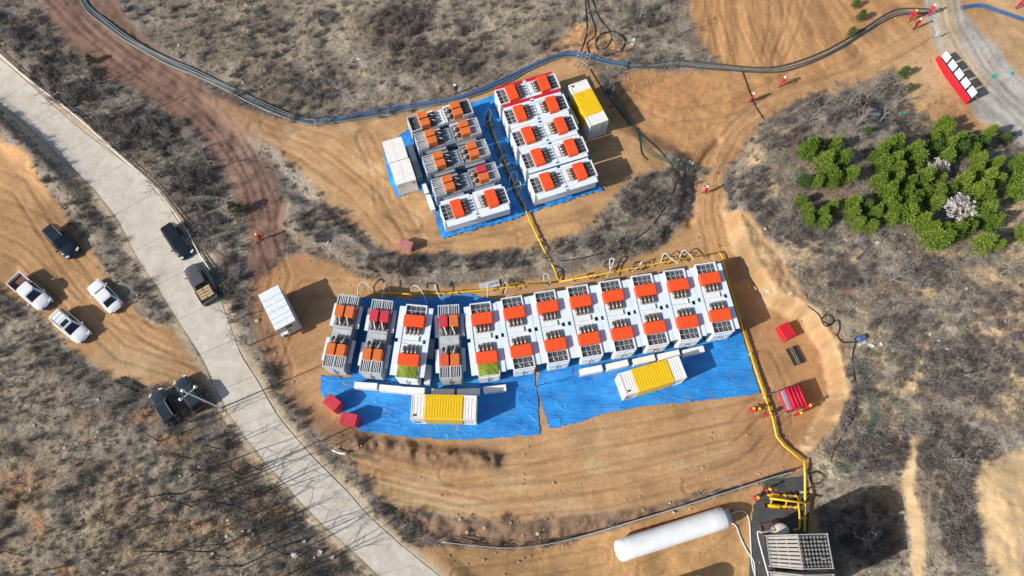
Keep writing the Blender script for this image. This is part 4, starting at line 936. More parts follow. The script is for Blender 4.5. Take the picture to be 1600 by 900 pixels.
car('pickup', 312, 441, (300,421), (324,462), 'cargrey', 'grey pickup truck loaded with cardboard boxes on the concrete road', ('cargo',))
car('suv', 255, 635.5, (249,615), (270,649), 'cardark', 'dark SUV with a ribbed roof parked left of the lamp post', ('ribs', 'rails'))
car('suv', 294.5, 614, (281,595.5), (308,633.5), 'cardark', 'dark SUV parked right under the lamp post', ())

# ------------------------------------------------------------------ lamp post
p = G(345, 638); r = thing('lamp_post', p, rad(0), 'tall white lamp post with a cross arm leaning over the dark SUVs', 'lamp post')
mb = MB(); mb.tube([(0,0,0),(0,0,4),(0,0,8.1)], [0.085,0.065,0.045], 10); mb.build('pole', 'whitecont', r, True)
mb = MB(); mb.box((0,0,0.04), (0.45,0.45,0.08)); mb.build('base_plate', 'galv', r)
mb = MB(); mb.tube([(-0.55,-0.55,7.05),(0.55,0.55,7.05)], 0.035, 6); mb.build('cross_arm', 'whitecont', r)
for s in (-1, 1):
    mb = MB(); mb.tube([(s*0.55,s*0.55,7.0),(s*0.55,s*0.55,7.1),(s*0.55,s*0.55,7.28),(s*0.55,s*0.55,7.33)], [0.05,0.15,0.13,0.04], 10); mb.build('lamp_head', 'signwhite', r, True)
mb = MB(); mb.tube([(0,0,8.1),(0,0,8.15),(0,0,8.3),(0,0,8.36)], [0.06,0.16,0.14,0.05], 10); mb.build('lamp_head', 'signwhite', r, True)

# ------------------------------------------------------------------ pipelines and hoses
HB = [(112,-40),(130,0),(143,17),(167,37),(200,62),(233,80),(267,97),(300,112),(333,127),(365,141),(395,157),(430,174),(462,185),(491,189),(525,188),(561,181),(603,174),(659,164),(716,154),(758,139),(800,121),(822,109),(864,90),(892,84.5),(921,90),(949,97),(983,102.5)]
HC = [(975,101),(1019,102),(1061,98),(1103,103),(1145,107),(1188,109),(1230,105),(1290,84),(1350,49),(1374,32),(1399,20),(1423,18),(1452,18)]
def offs(pts, d):
    out = []
    for i, (a, b_) in enumerate(pts):
        x0, y0 = pts[max(i-1, 0)]; x1, y1 = pts[min(i+1, len(pts)-1)]; L = math.hypot(x1-x0, y1-y0) or 1
        w_ = d*(1+0.22*math.sin(i*1.7+d)); out.append((a-(y1-y0)/L*w_, b_+(x1-x0)/L*w_))
    return out
def hose(name, px, r_, m, label, group=None, n=8, k=5, cat='hose'):
    o = MB().tube(drape(px, r_, k), r_, n).build(name, m, None, True); return tag(o, label, cat, group)
GHD = 'dark water hoses along the red road'; GHB = 'blue and dark hoses behind the upper generators'; GHR = 'dark hoses across the upper right dirt'
LH = HB[:15]; RH = HB[13:]
for d, m_, l_ in ((-4.2,'darkhose','outermost dark hose on the uphill side of the red road bundle'),(-1.4,'greyhose','grey hose second from the uphill side of the red road bundle'),(1.4,'darkhose','dark hose third from the uphill side of the red road bundle'),(4.2,'greyhose','grey hose on the downhill side of the red road bundle')):
    hose('water_hose', offs(LH, d), 0.115, m_, l_, GHD)
for d, m_, l_ in ((-3.6,'blue','blue hose on the far side of the bundle behind the upper generators'),(-1.2,'blue','blue hose second from the far side behind the upper generators'),(1.3,'darkhose','dark hose lying beside the blue hoses behind the upper generators'),(3.6,'greyhose','grey hose on the near side of the bundle behind the upper generators')):
    hose('water_hose', offs(RH, d), 0.115, m_, l_, GHB)
for d, m_, l_ in ((-4.0,'darkhose','dark hose on the far side of the bundle crossing the upper right dirt'),(0.5,'greyhose','grey middle hose of the bundle crossing the upper right dirt'),(4.0,'darkhose','dark hose on the near side of the bundle crossing the upper right dirt')):
    hose('water_hose', offs(HC, d), 0.10, m_, l_, GHR)
for d, l_ in ((-1.6,'blue hose right of the gravel road, far one'),(1.4,'blue hose right of the gravel road, near one')):
    hose('water_hose', offs([(1502,12),(1531,8.6),(1558,17),(1600,30.5),(1680,55)], d), 0.12, 'blue', l_, 'blue hoses right of the gravel road')
BLK = [([(912,-30),(915,10),(917,45),(912,68),(906,86)], 'black hose running straight down to the ladders, left strand'),
 ([(913,-30),(920,12),(930,45),(928,58),(917,68),(922,86)], 'black hose running down to the ladders, curved strand'),
 ([(915,-30),(935,25),(952,48),(955,62),(944,76),(932,74),(932,64),(940,54),(958,50),(974,56),(978,68),(966,80),(948,86),(934,78),(931,64),(940,52),(962,50),(976,64),(970,80)], 'black hose ending in a big loose coil near the top'),
 ([(922,108),(932,125),(948,148),(975,182),(1000,208),(1030,235),(1052,262),(1055,290),(1035,330),(1005,365),(960,388),(915,402),(876,408)], 'thin black hose looping round the scrub bank from the ladders to the yellow pipe'),
 ([(996,200),(1000,222),(1003,240),(1012,250)], 'short black hose branching off on the orange dirt'),
 ([(1158,106),(1170,140),(1180,165),(1196,190)], 'thin black cable lying across the haul track'),
 ([(1262,478),(1278,490),(1286,502),(1298,508),(1302,498),(1292,491),(1284,500),(1292,510),(1308,500),(1312,512),(1309,525),(1318,535),(1336,534)], 'black hose coiled at the top of the sandy bank'),
 ([(1336,536),(1332,560),(1336,600),(1337,640),(1322,672),(1305,700),(1298,722)], 'black hose running down the grassy strip to the yard corner'),
 ([(1266,747),(1268,739),(1277,736),(1286,740),(1288,748),(1282,755),(1272,756),(1266,749),(1270,740),(1279,738),(1286,745),(1280,754),(1270,753)], 'small coil of black hose beside the yellow riser pipe'),
 ([(838,605),(850,600),(880,594),(893,588),(896,575)], 'black cable lying on the blue sheet seam')]
for px, l_ in BLK: hose('hose_line', px, 0.06, 'blackhose', l_, None, 6, 6)
for px, l_ in (([(1136,806),(1150,799),(1164,800),(1171,815),(1173,850),(1175,880),(1182,905)], 'white hose from the tank along the dark hardstanding, right one'), ([(1136,812),(1150,822),(1157,840),(1168,862),(1178,878),(1180,905)], 'white hose from the tank along the dark hardstanding, left one'), ([(788,181),(805,180),(830,172)], 'grey hose scrap')[:0] or ([(572,184),(585,181),(603,180),(614,178)], 'pale hose scrap lying beside the pipeline left of the upper generators')):
    hose('hose_line', px, 0.075, 'whitehose', l_, None, 6, 6)
# yellow gas manifold
def pipe(px, hgt, r_, m, label, sup=2.4, name='gas_pipe', cat='pipe'):
    pts = [Vector(G(a, b_)) + Vector((0,0,hgt)) for a, b_ in px]
    o = bpy.data.objects.new(name, None); C.objects.link(o); o.location = (pts[0].x, pts[0].y, pts[0].z-hgt); tag(o, label, cat)
    loc = Vector(o.location); MB().tube([q_-loc for q_ in pts], r_, 8).build('pipe_run', m, o, True)
    for a, b_ in zip(pts[:-1], pts[1:]):
        L = (b_-a).length; n = int(L/sup)
        for k in range(n):
            q_ = a.lerp(b_, (k+0.5)/n)-loc
            mb = MB(); mb.box((q_.x, q_.y, q_.z-hgt/2-r_/2), (0.16, 0.16, hgt)); mb.box((q_.x, q_.y, q_.z-hgt+0.03), (0.46, 0.30, 0.06)); mb.build('pipe_support', 'galv', o)
            if k % 2 == 0:
                d = (b_-a).normalized()*0.06; mb = MB(); mb.cyl(q_-d, q_+d, r_*1.7, 10); mb.build('flange', m, o)
    return o
pipe([(587,459),(640,461.5),(690,460.5),(740,456.5),(800,450.5),(873,442.5)], 0.42, 0.085, 'yellow', 'yellow gas pipe behind the left half of the lower generators')
pipe([(873,442.5),(960,427),(1040,411.5),(1122,397)], 0.42, 0.085, 'yellow', 'yellow gas pipe behind the right half of the lower generators')
pipe([(1122,397),(1126,402),(1136,440),(1160,520)], 0.42, 0.08, 'yellow', 'yellow gas pipe beside the rightmost lower generator')
pipe([(1160,520),(1182,590),(1205,655),(1211,683),(1222,697),(1252,721)], 0.42, 0.11, 'yellow', 'yellow gas pipe running down past the red trailer')
pipe([(1252,721),(1253,748),(1253,790),(1252,830)], 0.75, 0.12, 'yellow', 'thick yellow riser pipe crossing the fence to the skid', 1.6)
pipe([(820,326),(829,350),(850,393),(864,418),(873,441)], 0.32, 0.09, 'yellow', 'yellow gas pipe coming down from the upper generators', 2.6)
# jumper hoses from manifold to units
J = [([(565,474),(562,458),(569,447),(580,452),(588,459)],'white','leftmost'),([(600,470),(604,452),(606,448),(611,458)],'white','second'),([(645,460),(647,452),(655,454),(664,466),(668,478)],'white','third'),([(681,458),(682,450),(685,462),(694,476)],'white','fourth'),([(762,470),(763,452),(760,448)],'white','fifth'),([(789,463),(793,452),(788,443)],'white','sixth'),([(850,446),(849,436),(855,434),(860,446)],'white','seventh'),([(946,440),(953,424),(957,412),(951,412),(953,428)],'white','eighth'),([(985,430),(997,422),(1001,414),(998,416)],'white','ninth'),([(1056,418),(1045,410),(1035,402),(1031,412)],'white','tenth'),([(1080,412),(1072,402),(1064,398),(1060,406)],'white','eleventh')]
for px, c_, o_ in J:
    pts = [Vector(G(a, b_)) for a, b_ in px]; n = len(pts)
    for i, q_ in enumerate(pts): q_.z += 0.45 + 0.7*math.sin(math.pi*i/(n-1)) + (0.6 if i == 0 else 0)
    o = MB().tube(smooth_path(pts, 6), 0.06, 6).build('jumper_hose', 'whitehose', None, True); tag(o, 'white jumper hose arching over the yellow manifold, %s from the left' % o_, 'hose', 'jumper hoses on the manifold')
for (u, v, ru, rv, l_) in ((955,415,12,6,'first'),(999,416,10,6,'second'),(1043,406,10,6,'third'),(1072,400,10,5.5,'fourth'),(802,441,8,5,'leftmost small'),(925,432,9,4,'flat')):
    px = [(u+ru*math.cos(t_), v+rv*math.sin(t_)) for t_ in np.linspace(0.3, 6.3, 12)]
    pts = [q_+Vector((0,0,0.1+0.25*math.sin(i))) for i, q_ in enumerate(drape(px, 0.05, 2))]
    o = MB().tube(pts, 0.05, 6).build('hose_loop', 'blackhose', None, True); tag(o, 'black hose loop on the bare dirt by the yellow manifold, %s of the row' % l_, 'hose', 'hose loops by the manifold')
# hoses in the aisle between the two upper blocks
AI = [(762,182),(768,205),(776,228),(782,243),(788,258),(797,278),(803,295),(812,312),(820,326)]
for d, m_, l_ in ((-2.2,'yellow','yellow hose lying in the blue aisle between the upper blocks'),(0.4,'darkhose','dark hose lying in the blue aisle between the upper blocks'),(2.6,'darksteel','brown hose lying in the blue aisle between the upper blocks')):
    pts = [q_+Vector((0,0,0.22)) for q_ in drape(offs(AI, d), 0.05, 5)]; o = MB().tube(pts, 0.055, 6).build('aisle_hose', m_, None, True); tag(o, l_, 'hose')
for k, (u, v, m_) in enumerate(((762,184,'whitehose'),(766,197,'greyhose'),(782,235,'greyhose'),(788,254,'yellow'),(795,264,'darkhose'),(802,282,'whitehose'),(808,296,'yellow'))):
    c0 = G(u, v); pts = []
    for t_ in np.linspace(0, 2*math.pi, 14): pts.append(c0+Vector((0.42*math.cos(t_), 0.75*math.sin(t_)+0.15*math.cos(t_), 0.35+0.25*math.cos(t_*1.0+k))))
    o = MB().tube(pts, 0.055, 6).build('hose_loop', m_, None, True); tag(o, '%s hose loop in the aisle between the upper blocks, %s from the far end' % ({'whitehose':'white','greyhose':'grey','yellow':'yellow','darkhose':'dark'}[m_], ordn[k]), 'hose', 'hose loops in the aisle')
for k, px in enumerate((((762,186),(770,178),(782,176)),((766,200),(757,203),(750,200)),((768,204),(778,195),(790,192)),((782,238),(772,240),(766,236)),((788,240),(797,228),(806,227)),((796,266),(788,272),(780,270)),((800,270),(810,262),(818,262)),((806,296),(812,300),(826,298)),((806,290),(797,303),(790,300)))):
    pts = [q_+Vector((0,0,0.25+0.5*i/10)) for i, q_ in enumerate(drape(px, 0.04, 5))]; o = MB().tube(pts, 0.04, 6).build('branch_hose', 'greyhose', None, True); tag(o, 'thin grey hose branching from the aisle to a generator, %s from the far end' % ordn[k], 'hose', 'branch hoses in the aisle')
# ladders over the pipeline
for k, (a, b_) in enumerate((((907,86),(898,106)),((920,88),(911,107)))):
    A = G(*a)+Vector((0,0,0.75)); B = G(*b_)+Vector((0,0,0.05)); r = thing('step_ladder', B, 0, 'small steel ladder propped over the blue hoses, %s of two' % ('left' if k == 0 else 'right'), 'ladder', 'ladders over the hoses')
    d = A-B; sd = d.cross(Vector((0,0,1))).normalized()*0.24
    for s in (-1, 1): MB().tube([sd*s, d+sd*s], 0.035, 6).build('rail', 'galv', r)
    for q_ in range(5): MB().tube([d*(0.1+0.2*q_)-sd, d*(0.1+0.2*q_)+sd], 0.025, 6).build('rung', 'galv', r)

# ------------------------------------------------------------------ guard rail of the concrete road, yard fence
def rail(px, label, hgt, posts_every, rr, m, name, rails=(1.0,), cat='guard rail'):
    q_ = drape(px, 0.0, 4); o = bpy.data.objects.new(name, None); C.objects.link(o); o.location = q_[0]; tag(o, label, cat); loc = Vector(q_[0])
    for f in rails: MB().tube([p_-loc+Vector((0,0,hgt*f)) for p_ in q_], rr, 6).build('rail', m, o, True)
    acc = 0; last = q_[0]
    for p_ in q_:
        acc += (p_-last).length; last = p_
        if acc > posts_every:
            acc = 0; mb = MB(); mb.box((p_.x-loc.x, p_.y-loc.y, p_.z-loc.z+hgt/2), (0.08, 0.08, hgt+0.06)); mb.build('post', m, o)
    return o
rail([(-60,34),(0,86),(33,115),(67,142),(100,167),(133,194),(167,225),(200,255),(233,284),(246,297),(266,322),(291,357),(313,397),(331,424)], 'long thin white guard rail along the upper edge of the concrete road', 0.45, 2.0, 0.065, 'whitecont', 'guard_rail', (1.0, 0.5))
rail([(521,704),(530,708),(542,710)], 'short white guard rail beside the pale bush', 0.4, 1.2, 0.09, 'whitecont', 'guard_rail', (1.0,))
rail(FENCE, 'grey rail fence along the foot of the dirt slope above the white tank', 0.95, 1.9, 0.045, 'netwall', 'yard_fence', (1.0, 0.66, 0.33, 0.08), 'fence')

# ------------------------------------------------------------------ tank yard
o = sheet('hardstanding', [(1176,790),(1190,770),(1196,752),(1262,742),(1266,790),(1262,840),(1262,960),(1168,960),(1172,860)], 'asphalt', 'dark hardstanding under the vaporisers', lift=0.03, amp=0.01, seed=21, ragged=1.0)
o['kind'] = 'structure'; del o['category']
YZ = -2.2
A = Vector((9.75, -0.67, YZ+1.32)); B = Vector((19.7, 2.26, YZ+1.32)); d = (B-A); L = d.length; rz = math.atan2(d.y, d.x); mid = (A+B)/2
r = thing('storage_tank', (mid.x, mid.y, YZ), rz, 'long white horizontal storage tank with domed ends in the lower yard', 'tank')
pr = [(-L/2-0.34,0.05),(-L/2-0.31,0.35),(-L/2-0.2,0.68),(-L/2-0.05,0.9),(-L/2+0.12,1.0)]
pts = pr+[(L*k/8-L/2, 1.0) for k in range(1, 8)]+[(-x, q_) for x, q_ in pr[::-1]]
MB().tube([(x, 0, 1.32) for x, _ in pts], [q_ for _, q_ in pts], 32).build('shell', 'tank', r, True)
for x in (-L*0.3, L*0.3):
    mb = MB(); mb.box((x, 0, 0.28), (0.35, 1.7, 0.56)); mb.build('saddle', 'palegrey', r)
for x in (-L/2+0.6, -L/6, L/6, L/2-0.6):
    MB().tube([(x-0.012, 0, 1.32), (x+0.012, 0, 1.32)], 1.012, 32).build('weld_band', 'tank', r)
mb = MB(); mb.cyl((-L/2-0.42, 0.0, 1.35), (-L/2-0.30, 0, 1.35), 0.07, 8); mb.build('nozzle', 'black', r)
mb = MB(); mb.box((L/2+0.28, 0.05, 1.1), (0.5, 1.1, 1.3)); mb.cyl((L/2+0.5, -0.3, 0.9), (L/2+0.8, -0.3, 0.9), 0.06, 8); mb.build('valve_box', 'palegrey', r)
# a second tank parked just out of frame, whose shadow falls into the yard
r2 = copy_tree(r); r2.location.x -= 2.5; r2.location.y -= 5.9; tag(r2, 'white storage tank below the bottom edge, seen only by its shadow')
# ambient vaporisers: blocks of star-finned tubes
fin = MB(); hgt = 7.3
for k in range(8):
    a = k*math.pi/4; c_, s_ = math.cos(a), math.sin(a); fin.add([(0.03*c_-0.006*s_, 0.03*s_+0.006*c_, 0), (0.135*c_, 0.135*s_, 0), (0.135*c_, 0.135*s_, hgt), (0.03*c_-0.006*s_, 0.03*s_+0.006*c_, hgt)], [(0,1,2,3)])
fin.tube([(0,0,-0.1),(0,0,hgt+0.12)], 0.028, 6); fin_me = fin.mesh('finned_tube', 'alu')
def vapor(cx, cy, label):
    r = thing('vaporiser', (cx, cy, YZ+0.05), rad(1.5), label, 'vaporiser', 'finned vaporisers in the yard')
    for i in range(8):
        for j in range(8): place(fin_me, 'finned_tube', r, (-1.05+0.30*i, -1.12+0.32*j, 0.55))
    for x in (-1.24, 1.24):
        for y in (-1.32, 1.32): mb = MB(); mb.box((x, y, 4.0), (0.10, 0.10, 8.0)); mb.build('post', 'alu', r)
    for z in (0.5, 2.9, 5.3, 7.9):
        mb = MB()
        for x in (-1.24, 1.24): mb.box((x, 0, z), (0.07, 2.54, 0.09))
        for y in (-1.32, 1.32): mb.box((0, y, z), (2.38, 0.07, 0.09))
        mb.build('girt', 'alu', r)
    for x in (-1.27, 1.27):
        for j in range(8): mb = MB(); mb.box((x, -1.12+0.32*j, 4.2), (0.03, 0.20, 7.2)); mb.build('side_fin', 'alu', r)
    for y in (-1.35, 1.35):
        for j in range(8): mb = MB(); mb.box((-1.05+0.30*j, y, 4.2), (0.18, 0.03, 7.2)); mb.build('side_fin', 'alu', r)
    for (x, y) in ((-0.75,-0.6),(0.6,-0.6),(-0.75,0.75),(0.6,0.75)):
        mb = MB(); mb.tube([(x-0.2,y,8.02),(x,y,8.08),(x+0.2,y,8.02)], 0.06, 6); mb.build('return_bend', 'galv', r)
    return r
vapor(24.95, -0.62, 'tall block of finned grey vaporiser tubes on the hardstanding')
vapor(24.95, -3.75, 'second finned vaporiser cut off by the bottom edge of the picture')
# stained white vessel on its rusty frame
p = P(1211, 829, YZ); r = thing('buffer_vessel', (p[0], p[1], YZ+0.03), 0.2, 'round white vessel with a rust-stained top beside the vaporiser', 'vessel')
MB().tube([(0,0,0.35),(0,0,0.45),(0,0,1.6),(0,0,1.85),(0,0,1.98),(0,0,2.0)], [0.3,0.62,0.66,0.62,0.4,0.05], 20).build('shell', 'insul', r, True)
for k in range(3):
    a = k*2.1; mb = MB(); mb.box((0.5*math.cos(a), 0.5*math.sin(a), 0.25), (0.12, 0.12, 0.5)); mb.build('leg', 'rust', r)
mb = MB()
for s in (-1, 1): mb.box((-0.2, s*0.75, 0.09), (2.2, 0.12, 0.16)); mb.box((-0.2+s*1.1, 0, 0.09), (0.12, 1.6, 0.16))
mb.build('base_frame', 'rust', r)
MB().tube(smooth_path([(-0.4,0.1,1.7),(-0.9,0.15,2.0),(-1.9,0.2,1.9),(-2.25,0.15,1.6),(-2.3,-2.5,1.3),(-2.35,-5.5,1.2)], 5), 0.075, 8).build('grey_feed_pipe', 'galv', r, True)
# yellow pressure-regulating skid
p = P(1222, 783, YZ+0.6); r = thing('regulator_skid', (p[0], p[1], YZ+0.03), rad(-4), 'yellow pipework skid with two filter vessels beside two workers', 'pipe skid')
mb = MB()
for s in (-1, 1): mb.box((0, s*0.72, 0.10), (3.3, 0.12, 0.16)); mb.box((s*1.6, 0, 0.10), (0.12, 1.4, 0.16))
mb.build('base_frame', 'rust', r)
mb = MB(); mb.box((0, 0, 0.06), (3.1, 1.34, 0.04)); mb.build('drip_tray', 'black', r)
for s in (-1, 1):
    MB().tube([(-1.45,s*0.5,0.75),(-1.35,s*0.5,0.75),(-1.2,s*0.5,0.75),(-0.35,s*0.5,0.75),(-0.2,s*0.5,0.75)], [0.04,0.15,0.19,0.19,0.09], 12).build('filter_vessel', 'yellow', r, True)
    mb = MB(); mb.cyl((-0.2,s*0.5,0.75), (1.5,s*0.5,0.75), 0.075, 8)
    mb.build('branch_pipe', 'yellow', r)
    for x in (0.1, 0.6, 1.1):
        mb = MB(); mb.cyl((x-0.05,s*0.5,0.75),(x+0.05,s*0.5,0.75), 0.15, 10); mb.cyl((x,s*0.5,0.8),(x,s*0.5,1.15), 0.03, 6); mb.cyl((x,s*0.5,1.13),(x,s*0.5,1.16), 0.13, 10); mb.build('valve', 'galv' if x == 0.6 else 'yellow', r)
    for x in (-1.0, 1.3): mb = MB(); mb.box((x, s*0.5, 0.38), (0.10, 0.10, 0.6)); mb.build('stand', 'yellow', r)
MB().tube([(-1.4,0.12,1.25),(2.4,-0.10,1.25)], 0.105, 10).build('header_pipe', 'yellow', r, True)
for x in (-1.2, 0.2, 1.4): MB().tube([(x,0.5,0.75),(x,0.05,1.25),(x,-0.5,0.75)], 0.06, 8).build('riser', 'yellow', r)
MB().tube(smooth_path([(1.25,-0.05,1.25),(1.3,-1.2,1.2),(1.3,-2.2,1.0),(1.2,-2.45,0.6),(0.9,-2.5,0.4)], 4), 0.09, 8).build('drop_pipe', 'yellow', r, True)

# ------------------------------------------------------------------ notice stand on the gravel road
A = G(1464, 92); B = G(1510, 163); d = B-A; L = d.length; rz = math.atan2(d.y, d.x); mid = (A+B)/2
r = thing('notice_stand', (mid.x, mid.y, mid.z), rz, 'red base carrying five white notice panels beside the gravel road', 'sign')
mb = MB(); mb.box((0, -0.22, 0.44), (L, 0.10, 0.84)); mb.build('red_board', 'red', r)
mb = MB(); mb.box((0, -0.02, 0.07), (L, 0.62, 0.14)); mb.build('plinth', 'red', r)
mb = MB(); mb.box((0, 0.20, 0.60), (L-0.1, 0.05, 0.05)); mb.build('lower_rail', 'galv', r)
for k in range(5):
    x = -L/2+L*(k+0.5)/5
    for s in (-1, 1): mb = MB(); mb.box((x+s*0.4, 0.27, 0.85), (0.05, 0.05, 1.5)); mb.build('post', 'galv', r)
    mb = MB(); mb.box((x, 0.20, 1.24), (L/5*0.84, 0.05, 1.02)); pn = mb.build('notice_panel', 'black', r)
    mb = MB(); mb.box((x, 0.16, 1.24), (L/5*0.78, 0.03, 0.98)); mb.build('panel_face', 'signwhite', pn)
p = G(1458, 61); r = thing('small_sign', p, rad(20), 'small white sign standing at the edge of the gravel road', 'sign')
mb = MB(); mb.box((0,0,0.45), (0.06,0.06,0.9)); mb.build('post', 'galv', r); mb = MB(); mb.box((0,-0.05,1.0), (0.5,0.04,0.5), rx=-0.35); mb.build('panel', 'signwhite', r)

# ------------------------------------------------------------------ people
def body_mesh(pose):
    V = {'pelvis':(0,0,0.95,0.135),'waist':(0,0.0,1.08,0.125),'chest':(0,0.01,1.30,0.15),'neck0':(0,0.0,1.45,0.065),'neck':(0,0.01,1.51,0.055),'head':(0,0.02,1.60,0.085),'crown':(0,0.015,1.70,0.075),'nose':(0,0.115,1.60,0.018)}
    E = [('pelvis','waist'),('waist','chest'),('chest','neck0'),('neck0','neck'),('neck','head'),('head','crown'),('head','nose')]
    for s, n in ((-1,'l'),(1,'r')):
        st = 0.16*(1 if n == 'l' else -1) if pose == 'walk' else 0.03*s
        if pose == 'crouch':
            leg = [('hip',s*0.10,0.0,0.50,0.10),('knee',s*0.19,0.33,0.44,0.075),('ankle',s*0.15,0.04,0.09,0.05),('toe',s*0.17,0.22,0.05,0.045)]
        else:
            leg = [('hip',s*0.10,0.0,0.86,0.10),('knee',s*0.11,0.05+st*0.6,0.49,0.072),('ankle',s*0.11,st-0.02,0.09,0.048),('toe',s*0.13,st+0.17,0.05,0.045)]
        prev = 'pelvis'
        for k, x, y, z, q_ in leg: V[k+n] = (x, y, z, q_); E.append((prev, k+n)); prev = k+n
        if pose == 'reach' or pose == 'crouch': arm = [('sho',s*0.19,0.02,1.40,0.07),('elb',s*0.26,0.18,1.16,0.052),('wri',s*0.17,0.42,1.14,0.036),('palm',s*0.16,0.49,1.13,0.036)]
        else:
            sw = -st*0.8; arm = [('sho',s*0.19,0.0,1.41,0.07),('elb',s*0.27,-0.02+sw*0.5,1.13,0.052),('wri',s*0.29,0.06+sw,0.88,0.036),('palm',s*0.29,0.08+sw,0.81,0.036)]
        prev = 'chest'
        for k, x, y, z, q_ in arm: V[k+n] = (x, y, z, q_); E.append((prev, k+n)); prev = k+n
        px_, py, pz, _ = V['palm'+n]; wx, wy, wz, _ = V['wri'+n]; dv = Vector((px_-wx, py-wy, pz-wz)).normalized(); sv = dv.cross(Vector((1,0,0))).normalized() if pose in ('walk','stand') else Vector((1,0,0))
        for f in range(4):
            o_ = (f-1.5)*0.021; ln = (0.075,0.088,0.084,0.062)[f]; q1 = Vector((px_,py,pz))+dv*ln*0.55+sv*o_; q2 = q1+dv*ln*0.5+Vector((-s*0.02,0.0,-0.01))
            V['f%d%s' % (f,n)] = (*q1, 0.0095); V['g%d%s' % (f,n)] = (*q2, 0.008); E += [('palm'+n,'f%d%s' % (f,n)), ('f%d%s' % (f,n),'g%d%s' % (f,n))]
        q1 = Vector((px_,py,pz))-dv*0.02+sv*0.045; q2 = q1+dv*0.04+sv*0.012; V['t'+n] = (*q1, 0.012); V['u'+n] = (*q2, 0.009); E += [('palm'+n,'t'+n), ('t'+n,'u'+n)]
    if pose == 'crouch':
        for k in list(V):
            if k in ('pelvis',): V[k] = (0,-0.08,0.50,0.14)
            elif not (k.startswith('hip') or k.startswith('knee') or k.startswith('ankle') or k.startswith('toe')):
                x,y,z,q_ = V[k]; h_ = z-0.95; V[k] = (x, y-0.06+h_*0.42, 0.50+h_*0.88, q_)
    names = list(V); me_ = bpy.data.meshes.new('person_skeleton'); me_.from_pydata([V[k][:3] for k in names], [(names.index(a), names.index(b_)) for a, b_ in E], [])
    ob = bpy.data.objects.new('person_skeleton', me_); C.objects.link(ob)
    ob.modifiers.new('Skin', 'SKIN'); sk = me_.skin_vertices[0].data
    for i, k in enumerate(names): sk[i].radius = (V[k][3],)*2; sk[i].use_root = (k == 'pelvis')
    ss = ob.modifiers.new('Sub', 'SUBSURF'); ss.levels = 1; ss.render_levels = 1
    dg = bpy.context.evaluated_depsgraph_get(); m2 = bpy.data.meshes.new_from_object(ob.evaluated_get(dg)); bpy.data.objects.remove(ob)
    m2.name = 'person_body'; m2.materials.clear()
    for k in ('coverall','skin','boot'): m2.materials.append(M[k])
    hn = Vector(V['neck'][:3]); pl = [Vector(V['palml'][:3]), Vector(V['palmr'][:3])]
    for f in m2.polygons:
        f.use_smooth = True; c_ = f.center
        if c_.z > hn.z-0.01 and (c_-hn).length < 0.4: f.material_index = 1
        elif min((c_-a).length for a in pl) < 0.11: f.material_index = 1
        elif c_.z < 0.13: f.material_index = 2
    return m2, Vector(V['crown'][:3])
hel = MB(); hr_ = [(0.0,0.175),(0.02,0.135),(0.06,0.125),(0.11,0.09),(0.135,0.04),(0.14,0.005)]
hel.tube([(0,0,z) for z,_ in hr_], [q_ for _,q_ in hr_], 14); HEL = {k: hel.mesh('hard_hat', 'helmet'+k, True) for k in ('w','y')}
POSE = {}
def person(u, v, face, helmet, pose, label, cloth=None, group='workers in red coveralls'):
    if pose not in POSE: POSE[pose] = body_mesh(pose)
    me_, cr_ = POSE[pose]; g = G(u, v); o = place(me_, 'person', None, g, rad(face)); tag(o, label, 'person', group)
    if cloth: o.material_slots[0].link = 'OBJECT'; o.material_slots[0].material = M[cloth]
    h_ = place(HEL[helmet], 'hard_hat', o, (cr_.x, cr_.y-0.005, cr_.z-0.045), 0)
    mb = MB(); mb.box((0, 0, 0), (0.24, 0.14, 0.05)); b_ = mb.build('belt', 'boot' if cloth else 'crimson', o, False, (0, 0.0 if pose != 'crouch' else -0.03, 1.03 if pose != 'crouch' else 0.57))
    return o
person(1421, 32, 120, 'y', 'walk', 'worker in red with a yellow helmet by the hoses at the gravel road')
person(1449, 24, -60, 'w', 'walk', 'worker in dark red with a white helmet at the edge of the gravel road')
person(1427, 45, 200, 'w', 'stand', 'worker in red with a white helmet standing alone below the hoses')
person(1588, 13, 90, 'y', 'reach', 'worker in red with a yellow helmet in the top right corner')
person(1219, 135, 100, 'w', 'walk', 'worker in red walking on the haul track toward the gravel road')
person(1171, 160, 60, 'w', 'stand', 'worker in red with a white helmet beside the thin black cable')
person(1100, 303, 40, 'w', 'walk', 'worker in red walking in the narrow haul track beside the scrub hill')
person(1171, 645, -30, 'y', 'crouch', 'worker in red crouching left of the yellow pipe, leftmost of three')
person(1183, 638, 150, 'y', 'crouch', 'worker in red crouching left of the yellow pipe, farthest of three')
person(1195, 650, 60, 'y', 'stand', 'worker in red standing right beside the yellow pipe')
person(1242, 650, 10, 'y', 'reach', 'worker bent at the near end of the red trailer')
person(1256, 638, 100, 'y', 'stand', 'worker with a yellow helmet at the corner of the red trailer')
person(1194, 766, 200, 'y', 'reach', 'worker in red behind the yellow skid')
person(1176, 779, -80, 'y', 'reach', 'worker in red with a yellow helmet left of the yellow skid')
person(713, 147, 30, 'w', 'stand', 'person in dark clothes with a white helmet behind the hoses above the upper left block', 'darkcloth', 'people in dark clothes')
person(409, 376, 10, 'y', 'stand', 'worker in red standing at the foot of the red road')

